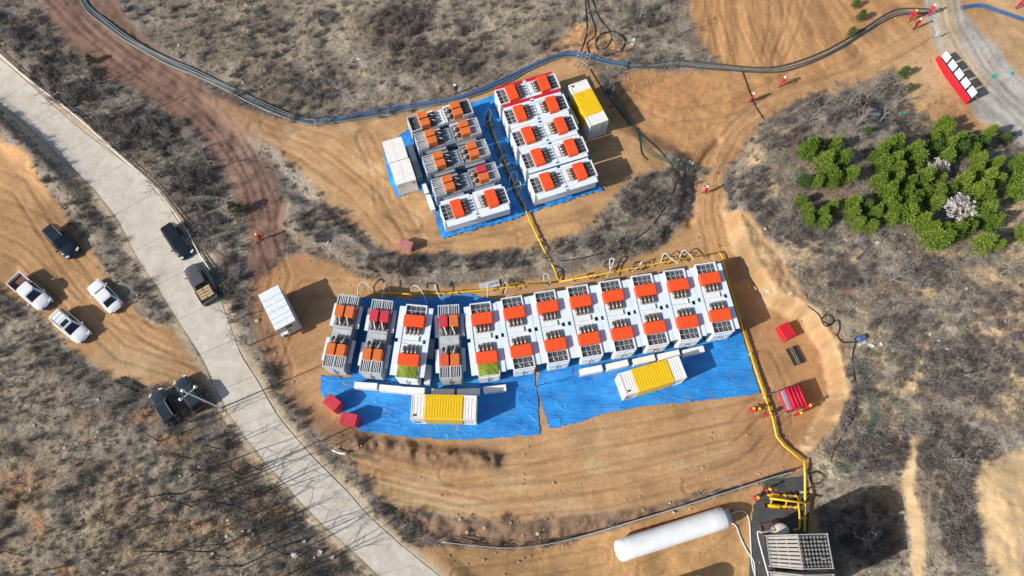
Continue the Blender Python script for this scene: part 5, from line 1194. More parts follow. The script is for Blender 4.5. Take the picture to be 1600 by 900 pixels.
# ------------------------------------------------------------------ loose things lying about
p = G(765, 446); r = thing('metal_sheet', (p.x, p.y, p.z+0.03), rad(14), 'pale grey metal panel lying behind the yellow manifold', 'panel')
mb = MB(); mb.box((0,0,0.1), (2.1,0.75,0.14)); mb.build('panel_body', 'palegrey', r)
for x in (-0.7, 0, 0.7): mb = MB(); mb.box((x,0,0.18), (0.05,0.7,0.03)); mb.build('rib', 'palegrey', r)
for k, (a, b_) in enumerate((((181,597),(214,613)),((190,590),(223,607)))):
    A = G(*a); B = G(*b_); mb = MB(); mb.tube([A+Vector((0,0,0.15)), (A+B)/2+Vector((0,0,0.16)), B+Vector((0,0,0.15))], [0.10,0.11,0.10], 6); o = mb.build('timber_pole', 'barkdark', None); tag(o, 'dark timber pole lying at the edge of the car park, %s one' % ('near' if k == 0 else 'far'), 'pole', 'poles by the car park')
p = G(1343, 530); r = thing('pump_unit', p, rad(25), 'small blue-grey pump with a white box on the grassy strip', 'pump')
mb = MB(); mb.rbox((0,0,0.35), (0.75,0.5,0.5), 0.06); mb.build('motor', 'blue', r); mb = MB(); mb.box((-0.1,-0.45,0.12), (0.75,0.3,0.2)); mb.build('battery_box', 'paper', r); mb = MB(); mb.box((0,0,0.05), (0.95,0.6,0.08)); mb.build('base', 'black', r)
SCR = [(1081,256,0.35,'paper'),(1077,253,0.3,'paper'),(1360,541,0.5,'paper'),(1376,538,0.3,'paper'),(1395,548,0.3,'paper'),(1453,522,0.3,'paper'),(1480,546,0.25,'paper'),(990,63,0.45,'paper'),(988,70,0.3,'paper'),(967,78,0.25,'paper'),(1200,456,0.55,'paper'),(1236,458,0.3,'paper'),(1258,462,0.25,'crimson'),(1170,447,0.3,'yellow'),(460,867,0.55,'paper'),(500,864,0.5,'stone'),(520,872,0.35,'paper'),(545,105,0.3,'paper'),(560,93,0.3,'paper'),(1400,880,0.3,'paper'),(772,112,0.45,'blue'),(738,142,0.4,'greyhose'),(1244,277,0.5,'teal'),(1410,178,0.6,'teal'),(1372,180,0.5,'teal'),(1552,120,0.6,'teal'),(1580,115,0.4,'teal'),(561,655,0.7,'greyhose'),(1054,798,0.3,'black'),(1052,800,0.3,'paper'),(1372,380,0.45,'paper'),(1321,775,0.28,'orange')]
WH = ['at the haul track corner, right of two','at the haul track corner, left of two','just right of the blue-grey pump','two steps right of the blue-grey pump','in the scrub right of the pump','in the dark scrub far right of the pump','in the purple scrub at the right','right of the big hose coil, upper','right of the big hose coil, lower','inside the big hose coil','on the sandy bank right of the lower generators','on the sandy bank, farther right','on the sandy bank above the red crate','lying right of the last lower generator','in the scrub left of the concrete road near the bottom','like a broken slab left of the concrete road','at the roadside near the bottom','in the dark thicket at the top','in the straw slope at the top','in the dark shadow of the vaporiser','behind the upper generators near the hoses','behind the upper left block near the hoses','at the left edge of the conifer grove','above the conifer grove, right one','above the conifer grove, left one','at the edge of the gravel road','right of the gravel road','beside the right red crate on the blue sheet','on the fence above the tank','on the fence above the tank, beside a black one','in the scrub below the conifer grove','on the slope right of the yellow skid']
for k, (u, v, s_, m_) in enumerate(SCR):
    g = G(u, v); mb = MB(); n = 7; vs_ = [(0, 0, 0.10*s_)]
    for q_ in range(n): a = 2*math.pi*q_/n+random.random()*0.5; rr = s_*(0.45+0.4*random.random()); vs_.append((rr*math.cos(a), rr*0.65*math.sin(a), 0.02+0.22*s_*random.random()))
    vs_ += [(x*0.9, y*0.9, -0.06) for x, y, z in vs_[1:]]
    mb.add(vs_, [(0, q_+1, (q_+1) % n+1) for q_ in range(n)]+[(q_+1, q_+1+n, (q_+1) % n+1+n, (q_+1) % n+1) for q_ in range(n)])
    o = mb.build('plastic_scrap', m_, None, False, g+Vector((0,0,0.05)), random.random()*6)
    cw = {'paper':'white','crimson':'red','yellow':'yellow','stone':'pale','blue':'blue','greyhose':'grey','teal':'teal','black':'black','orange':'orange'}[m_]
    tag(o, 'small %s scrap of litter %s' % (cw, WH[k]), 'litter', 'litter scraps')
# green debris netting lying along the edges
gn = bpy.data.materials.new('green_debris_net'); gn.use_nodes = True; b_ = gn.node_tree.nodes['Principled BSDF']; b_.inputs['Base Color'].default_value = (0.03,0.12,0.085,1); b_.inputs['Alpha'].default_value = 0.4; b_.inputs['Roughness'].default_value = 0.9; M['net'] = gn
def net(px, wd, label, sd):
    q_ = smooth_path([(a, c_, 0) for a, c_ in px], 6); mb = MB(); vs_ = []; n = len(q_)
    for i, p_ in enumerate(q_):
        t_ = (q_[min(i+1, n-1)]-q_[max(i-1, 0)]); t_ = t_/max(t_.length, 1e-6); nn = Vector((-t_.y, t_.x, 0))
        for j in range(5):
            a = p_+nn*wd*((j/4-0.5)*(0.7+0.6*float(vnoise(np.array(i*0.5), np.array(0.0), sd)))); z = float(z_ground(a.x, a.y)); vs_.append(tuple(P(a.x, a.y, z+0.07+0.18*float(vnoise(np.array(i*0.7), np.array(j*0.9), sd+3))).tolist()))
    mb.add(vs_, [(i*5+j, i*5+j+1, i*5+j+6, i*5+j+5) for i in range(n-1) for j in range(4)]); o = mb.build('debris_net', 'net', None, True); tag(o, label, 'netting')
net([(330,422),(340,440),(345,460),(352,475)], 9, 'green netting beside the end of the white guard rail', 1)
net([(545,712),(565,714),(590,722)], 6, 'green netting on the dirt near the pale bush', 2)
net([(597,782),(612,795),(625,808)], 7, 'green netting at the roadside above the yard', 3)
net([(1345,560),(1352,600),(1366,640),(1358,690),(1330,722),(1300,738)], 15, 'long green netting along the grassy strip on the right', 4)
net([(935,115),(960,150),(985,190),(1020,240),(1085,262),(1110,268)], 10, 'green netting trailing from the yellow-banded container to the track', 5)
net([(1230,742),(1200,752),(1190,760)], 9, 'grey-green netting behind the yellow skid', 6)
# ------------------------------------------------------------------ vegetation
def leafmat(name, c1, c2, rough=0.75, trans=0.0):
    m = bpy.data.materials.new(name); m.use_nodes = True; t = m.node_tree; b = t.nodes['Principled BSDF']; b.inputs['Roughness'].default_value = rough; b.inputs['Specular IOR Level'].default_value = 0.2
    oi = t.nodes.new('ShaderNodeObjectInfo'); g = t.nodes.new('ShaderNodeNewGeometry'); n = t.nodes.new('ShaderNodeTexNoise'); n.inputs['Scale'].default_value = 1.3; n.inputs['Detail'].default_value = 3
    t.links.new(g.outputs['Position'], n.inputs['Vector'])
    mx = t.nodes.new('ShaderNodeMix'); mx.data_type = 'RGBA'; mx.inputs[6].default_value = c1; mx.inputs[7].default_value = c2
    ad = t.nodes.new('ShaderNodeMath'); ad.operation = 'MULTIPLY_ADD'; t.links.new(oi.outputs['Random'], ad.inputs[0]); ad.inputs[1].default_value = 0.6
    sb = t.nodes.new('ShaderNodeMapRange'); sb.inputs['From Min'].default_value = 0.3; sb.inputs['From Max'].default_value = 0.7; sb.inputs['To Min'].default_value = 0.0; sb.inputs['To Max'].default_value = 0.45
    t.links.new(n.outputs['Fac'], sb.inputs['Value']); t.links.new(sb.outputs['Result'], ad.inputs[2]); t.links.new(ad.outputs[0], mx.inputs[0]); t.links.new(mx.outputs[2], b.inputs['Base Color'])
    return m
M['twig'] = leafmat('grey_brown_twigs', (0.21,0.19,0.172,1), (0.39,0.365,0.335,1))
M['twigdark'] = leafmat('dark_purple_twigs', (0.11,0.095,0.09,1), (0.21,0.185,0.175,1))
M['grass'] = leafmat('dry_straw_grass', (0.22,0.185,0.132,1), (0.39,0.335,0.235,1))
M['green'] = leafmat('conifer_leaves', (0.080,0.155,0.018,1), (0.215,0.295,0.045,1))
M['greendark'] = leafmat('dark_conifer_leaves', (0.045,0.10,0.022,1), (0.08,0.15,0.03,1))
M['blossom'] = leafmat('white_blossom', (0.48,0.44,0.46,1), (0.64,0.61,0.63,1))
rn = random.Random(11)
def rv(): 
    while True:
        v_ = Vector((rn.uniform(-1,1), rn.uniform(-1,1), rn.uniform(-1,1)))
        if 0.05 < v_.length < 1: return v_.normalized()
def blade(mb, p, d, w_, mi=0):
    s = d.cross(rv()); s = s.normalized()*w_/2 if s.length > 1e-6 else Vector((w_/2,0,0)); n = len(mb.v)
    mb.v += [tuple(p-s), tuple(p+s), tuple(p+d)]; mb.f.append((n, n+1, n+2)); mb.m.append(mi)
def shrub(nst, tw, h, spread, w_):
    mb = MB()
    for i in range(nst):
        a = rn.uniform(0, 2*math.pi); t_ = rn.random()**0.6*spread; d = Vector((math.cos(a)*t_, math.sin(a)*t_, 1)).normalized()*h*rn.uniform(0.6, 1.1)
        p0 = Vector((rn.gauss(0,0.10), rn.gauss(0,0.10), -0.05)); blade(mb, p0, d, w_*1.6)
        for k in range(tw):
            f = rn.uniform(0.25, 0.95); q_ = p0+d*f; blade(mb, q_, (d.normalized()*0.8+rv()*0.9).normalized()*h*rn.uniform(0.2, 0.45), w_)
    return mb
def rock(s):
    mb = MB(); n, m_ = 6, 3; vs_ = [(0,0,-0.3*s)]
    for j in range(m_):
        ph = -0.5+1.0*j/(m_-1)
        for k in range(n): a = 2*math.pi*(k+0.3*j)/n; q_ = s*math.cos(ph)*rn.uniform(0.75,1.15); vs_.append((q_*math.cos(a), q_*math.sin(a), s*0.7*math.sin(ph)*rn.uniform(0.8,1.2)+0.1*s))
    vs_.append((0,0,0.6*s)); fs = [(0, 1+(k+1) % n, 1+k) for k in range(n)]
    for j in range(m_-1):
        for k in range(n): a0 = 1+j*n+k; b0 = 1+j*n+(k+1) % n; fs.append((a0, b0, b0+n, a0+n))
    fs += [(len(vs_)-1, 1+(m_-1)*n+k, 1+(m_-1)*n+(k+1) % n) for k in range(n)]
    return mb.add(vs_, fs)
def scatter(name, protos, uv, scl, label, zoff=0.0):
    col_ = bpy.data.collections.new(name+'_sources')
    for me_ in protos: o = bpy.data.objects.new(me_.name, me_); col_.objects.link(o)
    z = z_ground(uv[:,0], uv[:,1]); p = P(uv[:,0], uv[:,1], z+zoff); n = len(uv)
    me_ = bpy.data.meshes.new(name); me_.vertices.add(n); me_.vertices.foreach_set('co', p.reshape(-1))
    rot = np.stack([RNG.normal(0,0.12,n), RNG.normal(0,0.12,n), RNG.random(n)*6.283], -1); s3 = np.stack([scl, scl, scl*(0.75+0.5*RNG.random(n))], -1)
    for an, ty, dat, f in (('rot','FLOAT_VECTOR',rot,'vector'),('scl','FLOAT_VECTOR',s3,'vector')): me_.attributes.new(an, ty, 'POINT').data.foreach_set(f, dat.reshape(-1).astype(np.float32))
    me_.attributes.new('variant','INT','POINT').data.foreach_set('value', RNG.integers(0, len(protos), n).astype(np.int32))
    o = bpy.data.objects.new(name, me_); C.objects.link(o); tag(o, label, None, None, 'stuff')
    ng = bpy.data.node_groups.new(name, 'GeometryNodeTree'); ng.interface.new_socket(name='Geometry', in_out='INPUT', socket_type='NodeSocketGeometry'); ng.interface.new_socket(name='Geometry', in_out='OUTPUT', socket_type='NodeSocketGeometry')
    gi = ng.nodes.new('NodeGroupInput'); go = ng.nodes.new('NodeGroupOutput'); ci = ng.nodes.new('GeometryNodeCollectionInfo'); ci.inputs['Collection'].default_value = col_; ci.inputs['Separate Children'].default_value = True; ci.inputs['Reset Children'].default_value = True
    ip = ng.nodes.new('GeometryNodeInstanceOnPoints'); ip.inputs['Pick Instance'].default_value = True
    def na_(nm, ty): q_ = ng.nodes.new('GeometryNodeInputNamedAttribute'); q_.data_type = ty; q_.inputs['Name'].default_value = nm; return q_.outputs['Attribute']
    ng.links.new(gi.outputs[0], ip.inputs['Points']); ng.links.new(ci.outputs[0], ip.inputs['Instance']); ng.links.new(na_('variant','INT'), ip.inputs['Instance Index'])
    er = ng.nodes.new('FunctionNodeEulerToRotation'); ng.links.new(na_('rot','FLOAT_VECTOR'), er.inputs[0]); ng.links.new(er.outputs[0], ip.inputs['Rotation']); ng.links.new(na_('scl','FLOAT_VECTOR'), ip.inputs['Scale'])
    ng.links.new(ip.outputs[0], go.inputs[0]); md = o.modifiers.new('scatter', 'NODES'); md.node_group = ng
    return o
def sample(arr, u, v):
    return arr[np.clip(np.searchsorted(vs, v), 0, nv-1), np.clip(np.searchsorted(us, u), 0, nu-1)]
def cand(n):
    return RNG.random(n)*1800-100, RNG.random(n)*1090-80
THICK = [(625,45,55,45,1.0),(700,95,90,32,0.8),(740,60,30,50,0.7),(480,130,70,40,0.4),(200,230,110,70,1.0),(110,130,90,50,0.9),(290,330,60,80,1.0),(330,280,30,60,1.0),(30,60,60,50,0.8),(360,450,22,60,1.0),(620,415,90,18,1.0),(750,412,70,16,1.0),(500,350,60,30,1.0),(940,385,90,14,0.9),(1000,310,45,35,1.0),(1170,300,50,50,0.9),(1300,170,90,26,1.0),(1210,210,60,30,0.9),(1260,360,60,40,0.8),(1330,420,60,36,0.9),(1430,430,60,30,0.8),(1480,590,70,70,0.7),(1520,500,50,50,0.6),(1470,700,90,60,1.0),(1500,800,50,80,1.0),(1350,720,50,40,0.8),(1350,830,60,60,0.8),(1325,600,20,50,0.9),(380,640,40,70,0.6),(330,690,60,40,0.5),(180,330,30,60,0.7),(1000,40,50,40,0.5),(860,30,50,30,0.5),(1390,150,40,30,0.9),(960,140,22,34,0.8),(240,400,22,60,0.8),(428,565,20,50,0.9),(475,640,36,26,0.9),(402,490,12,50,0.9),(520,30,60,30,0.45),(420,60,60,40,0.5),(860,70,40,20,0.5),(1420,520,50,40,0.6),(1560,560,40,60,0.6)]
def thick(u, v):
    t_ = np.zeros(len(u))
    for a, b_, ra, rb, k in THICK: t_ = np.maximum(t_, k*(1-sstep(0.55, 1.15, np.hypot((u-a)/ra, (v-b_)/rb))))
    return t_
def near_things(u, v): return np.maximum(sdist(u, v, [(560,440),(1135,385),(1200,640),(1160,650),(500,700),(480,480)]), sdist(u, v, ROADPOLY)+6)
u, v = cand(34000); sc = sample(rough_scrub, u, v); p0 = P(u, v, 0); cl = fbm(p0[:,0]*0.35, p0[:,1]*0.35, 201, 3); th = thick(u, v)
keep = (RNG.random(len(u)) < sc**2*np.clip(0.14+1.3*(cl-0.45)+0.75*th, 0.03, 1)) & (near_things(u, v) < 0)
u, v, th, cl = u[keep], v[keep], th[keep], cl[keep]
bl_ = sstep(600, 680, v)*sstep(620, 540, u); kp2 = RNG.random(len(u)) > 0.45*bl_
u, v, th, cl = u[kp2], v[kp2], th[kp2], cl[kp2]
dk = RNG.random(len(u)) < 0.30+0.5*th
size = (0.35+0.55*RNG.random(len(u))+0.55*th*RNG.random(len(u)))*(0.7+0.6*cl)
SH1 = [shrub(26,6,1.0,0.95,0.024).mesh('shrub','twig'), shrub(20,8,1.1,0.8,0.022).mesh('shrub','twig'), shrub(34,5,0.8,1.2,0.022).mesh('shrub','twig')]
SH2 = [shrub(30,7,0.9,1.0,0.026).mesh('shrub','twigdark'), shrub(24,8,1.0,0.9,0.024).mesh('shrub','twigdark')]
scatter('scrub', SH1, np.stack([u[~dk], v[~dk]], -1), size[~dk], 'grey leafless scrub covering the slopes')
scatter('dark_scrub', SH2, np.stack([u[dk], v[dk]], -1), size[dk]*0.95, 'dark brown leafless thicket patches on the slopes')
u, v = cand(60000); sc = sample(rough_scrub, u, v); p0 = P(u, v, 0); cl = fbm(p0[:,0]*0.5, p0[:,1]*0.5, 211, 3); th = thick(u, v)
keep = (RNG.random(len(u)) < sc*np.clip(0.18+1.2*(cl-0.4)-0.3*th, 0.05, 1)) & (near_things(u, v) < 0)
u, v = u[keep], v[keep]
GR = [shrub(26,0,0.32,1.3,0.03).mesh('grass_tuft','grass'), shrub(34,0,0.26,1.7,0.028).mesh('grass_tuft','grass'), shrub(20,1,0.4,1.1,0.026).mesh('grass_tuft','grass')]
scatter('dry_grass', GR, np.stack([u, v], -1), 0.6+0.9*RNG.random(len(u)), 'dry straw grass tufts between the shrubs')
u, v = cand(5200); sc = sample(rough_scrub, u, v)
wt_ = 0.10+0.9*np.exp(-(((u-405)/50)**2+((v-115)/30)**2))+0.35*np.exp(-(((u-330)/160)**2+((v-800)/90)**2))+0.3*np.exp(-(((u-1520)/40)**2+((v-90)/40)**2))
sl_ = sdist(u, v, SLIP)
wt_ = wt_*np.maximum(sc, 0.12)+0.5*(sl_ > 0)
keep = (RNG.random(len(u)) < wt_) & (near_things(u, v) < 0); RK = [rock(0.16).mesh('stone','stone'), rock(0.12).mesh('stone','stone'), rock(0.2).mesh('stone','stone')]
scatter('stones', RK, np.stack([u[keep], v[keep]], -1), 0.35+0.9*RNG.random(keep.sum())**2, 'pale stones strewn over the slopes', 0.02)
# loose clods on the bare dirt
u, v = cand(14000); bare = np.maximum.reduce([sdist(u,v,LOWPAD), sdist(u,v,UPPERR), sdist(u,v,YARD), sdist(u,v,BANK), sdist(u,v,SLIP)])
edge = np.exp(-np.abs(bare)/22.0); keep = (bare > 0) & (RNG.random(len(u)) < 0.10+0.6*edge) & (near_things(u, v) < 0)
M['clod'] = mat('dirt_clod', (0.42,0.25,0.125,1), 0.95, var=0.25)
scatter('dirt_clods', [rock(0.13).mesh('clod','clod'), rock(0.09).mesh('clod','clod')], np.stack([u[keep], v[keep]], -1), 0.4+0.9*RNG.random(keep.sum())**2, 'loose clods of earth on the bare dirt', 0.0)

# ---- bare trees
def tree_meshes(h, bark, lean=0.0, spread=0.7, dens=1.0, seed=0, thick_=0.016):
    rn.seed(seed); tr = MB(); br = MB()
    top = Vector((rn.gauss(0, 0.06*h)+lean*h, rn.gauss(0, 0.06*h), h)); mids = [Vector((0,0,-0.1)), Vector((top.x*0.2+rn.gauss(0,0.08), top.y*0.2+rn.gauss(0,0.08), h*0.33)), Vector((top.x*0.6, top.y*0.6, h*0.68)), top]
    pth = smooth_path(mids, 4); R0 = thick_*h+0.015; tr.tube(pth, [R0*(1-0.85*i/(len(pth)-1)) for i in range(len(pth))], 6)
    def branch(p, d, L, r_, dep):
        bend = (d+rv()*0.35+Vector((0,0,0.15))).normalized(); m_ = p+d*L*0.5; e = m_+bend*L*0.5
        if r_ > 0.012: br.tube([p, m_, e], [r_, r_*0.7, r_*0.35], 4, cap=False)
        else: blade(br, p, e-p, max(r_*2.4, 0.020))
        if dep > 0:
            for k in range(int((3+rn.random()*2.5)*dens)):
                f = rn.uniform(0.3, 1.0); q_ = p.lerp(m_, f*2) if f < 0.5 else m_.lerp(e, f*2-1)
                branch(q_, (d+rv()*spread).normalized(), L*rn.uniform(0.35,0.6), r_*0.5, dep-1)
    for k in range(int(9*dens)+3):
        f = 0.22+0.75*(k+rn.random())/(9*dens+3); i = min(int(f*(len(pth)-1)), len(pth)-2); a = rn.uniform(0, 2*math.pi)
        branch(pth[i].lerp(pth[i+1], 0.5), Vector((math.cos(a), math.sin(a), rn.uniform(0.35,1.0))).normalized(), h*rn.uniform(0.22,0.42)*(1.15-0.6*f), R0*(1-0.8*f)*0.55, 3)
    return tr.mesh('trunk', bark, True), br.mesh('branches', bark)
def put_tree(pair, u, v, s, label, group, nm='bare_tree', tilt=0.0):
    g = G(u, v); r = thing(nm, g, rn.uniform(0, 6.28), label, 'tree', group, s); place(pair[0], 'trunk', r); place(pair[1], 'crown', r); return r
DT = [tree_meshes(5.6, 'barkdark', 0, 0.55, 0.5, k, 0.009) for k in (1,2,3,4)]
M['barkgrey'] = mat('grey_bark', (0.27,0.245,0.22,1), 0.9, var=0.25, scale=5)
GT_ = [tree_meshes(4.2, 'barkgrey', 0, 0.8, 1.0, k) for k in (11,12,13,14)]
PT = [tree_meshes(4.5, 'barkpale', 0, 0.8, 0.9, k) for k in (21,22)]
rn.seed(5)
LEFTT = [(318,735),(332,765),(300,792),(345,702),(282,772),(378,742),(392,772),(352,850),(402,802),(421,850),(330,862),(270,862),(452,866),(482,888),(300,716),(362,790),(432,815),(470,845),(505,880),(380,884),(442,902),(250,690),(408,735),(300,660),(430,770),(515,915),(470,930),(400,930),(330,915),(260,905),(540,930)]
for k, (a, b_) in enumerate(LEFTT[:25]): put_tree(DT[k % 4], a, b_, rn.uniform(0.85, 1.3), 'dark bare tree on the slope left of the concrete road near the bottom', 'dark bare trees left of the road')
for k, (a, b_, l_) in enumerate(((38,868,'dark bare tree in the bottom left corner'),(100,885,'dark bare tree at the bottom edge, right of the corner one'),(148,694,'dark bare tree standing alone in the left scrub'),(30,785,'small dark bare tree beside the orange patch at the left edge'),(130,640,'dark bare fallen-looking tree below the white SUV'),(165,755,'dark bare tree in the middle of the left scrub'))): put_tree(DT[(k+1) % 4], a, b_, rn.uniform(0.5, 0.75), l_, None)
UPT = [(40,30),(20,75),(75,60),(110,95),(60,105),(150,135),(120,160),(180,165),(160,195),(210,180),(205,215),(240,205),(190,235),(245,245),(270,225),(225,260),(265,275),(295,255),(300,300),(260,305),(320,330),(285,335),(335,365),(345,300),(310,385),(350,400),(360,345),(335,265),(310,235),(375,440),(370,500),(390,540)]
for k, (a, b_) in enumerate(UPT): put_tree(GT_[k % 4], a, b_, rn.uniform(0.6, 1.0), 'grey bare tree in the thicket between the concrete and red roads', 'grey bare trees between the two roads')
put_tree(PT[0], 97, 166, 1.15, 'pale slender bare tree beside the guard rail at the upper left', None)
put_tree(PT[1], 505, 690, 0.75, 'pale bushy bare tree beside the red crates and the concrete road', None)
put_tree(PT[0], 525, 695, 0.6, 'smaller pale bare bush just below the red crates', None)
put_tree(PT[1], 355, 490, 0.6, 'pale bare bush at the roadside below the grey pickup', None)
for k, (a, b_, l_) in enumerate(((1290,165,'first'),(1320,172,'second'),(1350,160,'third'),(1375,190,'fourth'),(1265,190,'fifth'),(1240,180,'sixth'),(1335,200,'seventh'),(1400,165,'eighth'))): put_tree(GT_[k % 4], a, b_, rn.uniform(0.6, 0.85), 'grey bare tree on the hill brow above the conifers, %s from the left' % ('third','fourth','sixth','seventh','second','first','fifth','eighth')[k], 'grey bare trees above the conifers')
for k, (a, b_, s_, l_) in enumerate(((745,60,0.9,'grey bare tree on the straw slope left of the hose coil'),(1060,55,0.8,'grey bare tree at the edge of the tracked dirt'),(1000,30,0.8,'grey bare tree right of the hose coil'),(700,40,0.7,'grey bare tree beside the dark thicket at the top'),(800,20,0.7,'grey bare tree at the top edge above the upper blocks'),(1330,840,0.9,'pale-branched bare tree inside the dark shadow at the lower right'),(1500,590,0.8,'purple-grey bare tree in the right scrub'),(1390,440,0.8,'grey bare tree in the scrub below the conifers'),(1560,430,0.7,'grey bare tree near the right edge below the conifers'),(975,300,0.6,'grey bare bush on the bank inside the hose loop'),(1480,720,0.8,'grey bare tree in the dark scrub at the lower right'),(1225,285,0.5,'purplish bare bush left of the conifers'))): put_tree(GT_[(k+2) % 4], a, b_, s_, l_, None)

# ---- conifers: flame-shaped crowns of small leaf sprays
def conifer(h, R_, lobes, per, seed, m_):
    rn.seed(seed); mb = MB()
    for i in range(lobes):
        f = (i+rn.random())/lobes; z = h*(0.10+0.88*f); rr = R_*math.sin(math.pi*min(1, (0.20+0.80*(1-f)**0.85)*0.5*1.05+0.0))**0.9*(1.0 if f > 0.12 else 0.85)*rn.uniform(0.65, 1.12)
        a = i*2.399+rn.uniform(-0.4,0.4); c_ = Vector((rr*0.80*math.cos(a), rr*0.80*math.sin(a), z)); out = Vector((math.cos(a), math.sin(a), 0.55+1.4*f)).normalized(); sz = 0.26+0.20*(1-f)
        for k in range(per):
            q_ = c_+Vector((rn.gauss(0,sz*0.5), rn.gauss(0,sz*0.5), rn.gauss(0,sz*0.6))); d = (out*0.8+rv()*0.75+Vector((0,0,0.5))).normalized()*rn.uniform(0.10,0.19)
            s = d.cross(rv()); s = s.normalized()*rn.uniform(0.035,0.065) if s.length > 1e-6 else Vector((0.06,0,0)); n = len(mb.v)
            mb.v += [tuple(q_-s*0.5), tuple(q_+s*0.5), tuple(q_+d*0.6+s), tuple(q_+d), tuple(q_+d*0.6-s)]; mb.f.append((n,n+1,n+2,n+3,n+4)); mb.m.append(0)
    tr = MB(); tr.tube([(0,0,-0.1),(0,0,h*0.5),(0,0,h*0.92)], [0.09,0.06,0.015], 6)
    for k in range(10): a = k*2.4; z = h*(0.12+0.07*k); tr.tube([(0,0,z), (R_*0.6*math.cos(a)*(1-0.07*k), R_*0.6*math.sin(a)*(1-0.07*k), z+0.35)], [0.03,0.01], 4)
    return tr.mesh('trunk','bark'), mb.mesh('crown', m_)
CF = [conifer(3.0,0.82,52,52,31,'green'), conifer(2.7,0.86,50,52,32,'green'), conifer(3.3,0.78,56,50,33,'green'), conifer(2.6,0.86,40,36,34,'greendark')]
def put_conifer(k, zx, zy, s, label, group):
    u, v = 1200+zx/3.4625, 160+zy/3.4625; zg = float(z_ground(u, v)); q_ = P(u, v, zg+1.3*s); g = gz_xy(q_[0], q_[1])
    r = thing('conifer_tree', (q_[0], q_[1], g), rn.uniform(0, 6.28), label, 'tree', group, s); place(CF[k][0], 'trunk', r); place(CF[k][1], 'crown', r)
rn.seed(77)
for i, (x, y) in enumerate([(215,255),(260,240),(355,235),(300,325),(395,315),(325,385),(345,420),(435,400),(190,425),(260,435)]): put_conifer((0,3,1,0,2,1,0,2,3,0)[i], x, y, rn.uniform(0.82,1.02)*(0.8 if i in (8,9) else 1), 'green conifer in the upper left cluster of the grove, %s' % ('top left','top, second from left','top right','middle left','middle right','centre','bottom centre','rightmost','bottom left, dark','bottom, second from left')[i], 'conifers in the upper left cluster')
for i, (x, y) in enumerate([(180,535),(205,590),(220,640),(290,605),(300,650),(345,565)]): put_conifer((1,0,1,2,0,1)[i], x, y, rn.uniform(0.62,0.8), 'small conifer in the lower left cluster of the grove, %s' % ('top left','left middle','bottom left','centre','bottom right','top right')[i], 'conifers in the lower left cluster')
for i, (x, y) in enumerate([(450,555),(455,610),(485,662),(525,560),(575,600),(555,672)]): put_conifer((0,1,2,1,0,1)[i], x, y, rn.uniform(0.65,0.8), 'small conifer in the lower middle cluster of the grove, %s' % ('top left','left middle','bottom left','top right','right middle','bottom right')[i], 'conifers in the lower middle cluster')
MAIN = [(640,245),(690,225),(770,275),(800,315),(935,125),(900,185),(950,170),(885,245),(960,245),(1040,190),(1090,210),(1030,260),(1090,270),(960,300),(1180,180),(1140,240),(620,335),(665,330),(690,370),(600,430),(690,425),(640,490),(760,440),(825,420),(740,490),(920,410),(835,500),(790,520),(680,550),(740,610),(640,570),(700,610),(1040,440),(970,480),(1140,310),(1220,340),(1120,370),(1180,410),(1140,480),(1230,430),(1180,520),(890,560),(900,500),(820,650),(870,690),(880,740),(940,690),(930,750),(1010,700),(1070,680),(1170,590),(1130,620),(1210,650),(1100,500),(760,560),(800,590),(650,640),(600,290)]
for i, (x, y) in enumerate(MAIN): put_conifer(i % 3 if y > 260 else (i % 4), x, y, rn.uniform(0.66,0.98), 'green conifer in the dense main stand on the hilltop', 'conifers of the main stand')
put_conifer(1, 1165, 760, 1.0, 'single green conifer standing apart below the main stand', None); put_conifer(0, 1235, 775, 0.6, 'very small conifer right of the lone one below the stand', None)
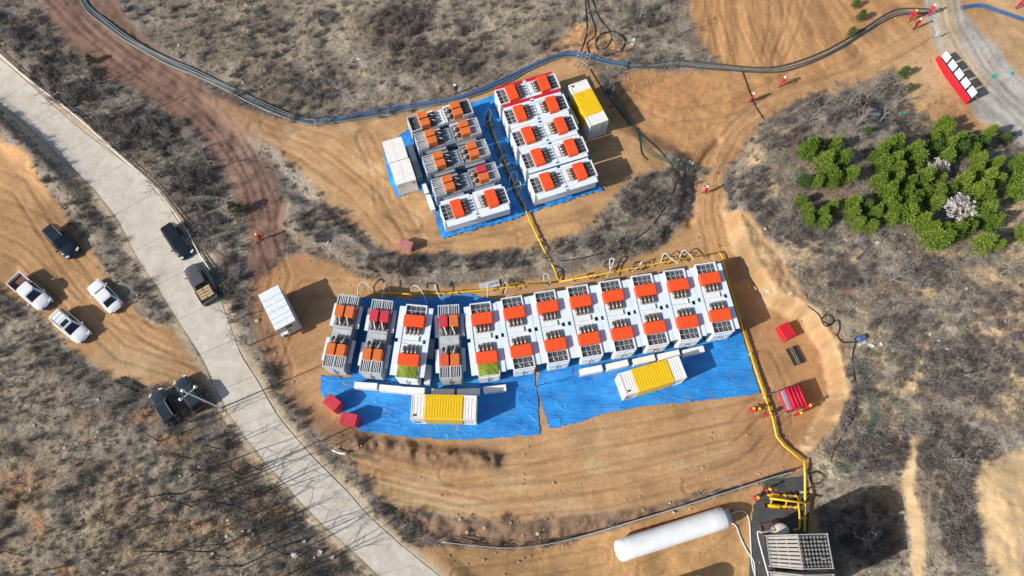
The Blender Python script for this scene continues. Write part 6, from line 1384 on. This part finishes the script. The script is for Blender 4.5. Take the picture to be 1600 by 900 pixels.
put_conifer(0, 1360, 335, 1.0, 'green conifer at the right edge of the picture, upper one', None); put_conifer(1, 1385, 420, 1.2, 'green conifer at the right edge of the picture, middle one', None); put_conifer(2, 1350, 480, 1.0, 'green conifer at the right edge of the picture, lower one', None); put_conifer(1, 1400, 700, 1.0, 'green conifer cut off by the right edge below the others', None)
put_conifer(3, 1270, 195, 0.7, 'dull green bush at the foot of the gravel road', None)
for (a, b_, s_, l_) in ((366,325,0.75,'dark green bush in the thicket between the two roads'),(1346,24,0.6,'green bush above the dark hoses, upper one'),(1331,50,0.55,'green bush above the dark hoses, lower one'),(1338,5,0.5,'green bush at the top edge above the dark hoses'),(1413,112,0.65,'dark green bush on the orange dirt left of the notice stand, upper'),(1421,136,0.5,'dark green bush on the orange dirt left of the notice stand, lower'),(1354,205,0.5,'dull green bush among the bare trees above the conifers'),(141,92,0.5,'small green bush beside the red road')): put_conifer(3, (a-1200)*3.4625, (b_-160)*3.4625, s_, l_, None)
# ---- blossoming trees
def blossom(seed, h, R_):
    pr_ = tree_meshes(h, 'bark', 0, 0.8, 0.7, seed); rn.seed(seed); mb = MB()
    for i in range(70):
        d = rv(); d.z = abs(d.z)*0.9; c_ = Vector((0,0,h*0.5))+Vector((d.x*R_, d.y*R_, d.z*h*0.5))*rn.uniform(0.55,1.05)
        for k in range(26):
            q_ = c_+rv()*rn.uniform(0,0.26); x = rv()*0.04; y = x.cross(rv()); y = y.normalized()*0.04 if y.length > 1e-6 else Vector((0,0,0.055)); n = len(mb.v)
            mb.v += [tuple(q_-x-y), tuple(q_+x-y), tuple(q_+x+y), tuple(q_-x+y)]; mb.f.append((n,n+1,n+2,n+3)); mb.m.append(0)
    return pr_, mb.mesh('blossom','blossom')
BL = blossom(41, 3.4, 1.6)
for (x, y, s_, l_) in ((1035,575,1.05,'large white blossoming tree in the middle of the conifer stand'),(925,345,0.62,'smaller white blossoming tree near the top of the conifer stand')):
    u, v = 1200+x/3.4625, 160+y/3.4625; zg = float(z_ground(u, v)); q_ = P(u, v, zg+2.0*s_); r = thing('blossoming_tree', (q_[0], q_[1], gz_xy(q_[0], q_[1])), rn.uniform(0,6), l_, 'tree', None, s_)
    place(BL[0][0], 'trunk', r); place(BL[0][1], 'branches', r); place(BL[1], 'blossom', r)
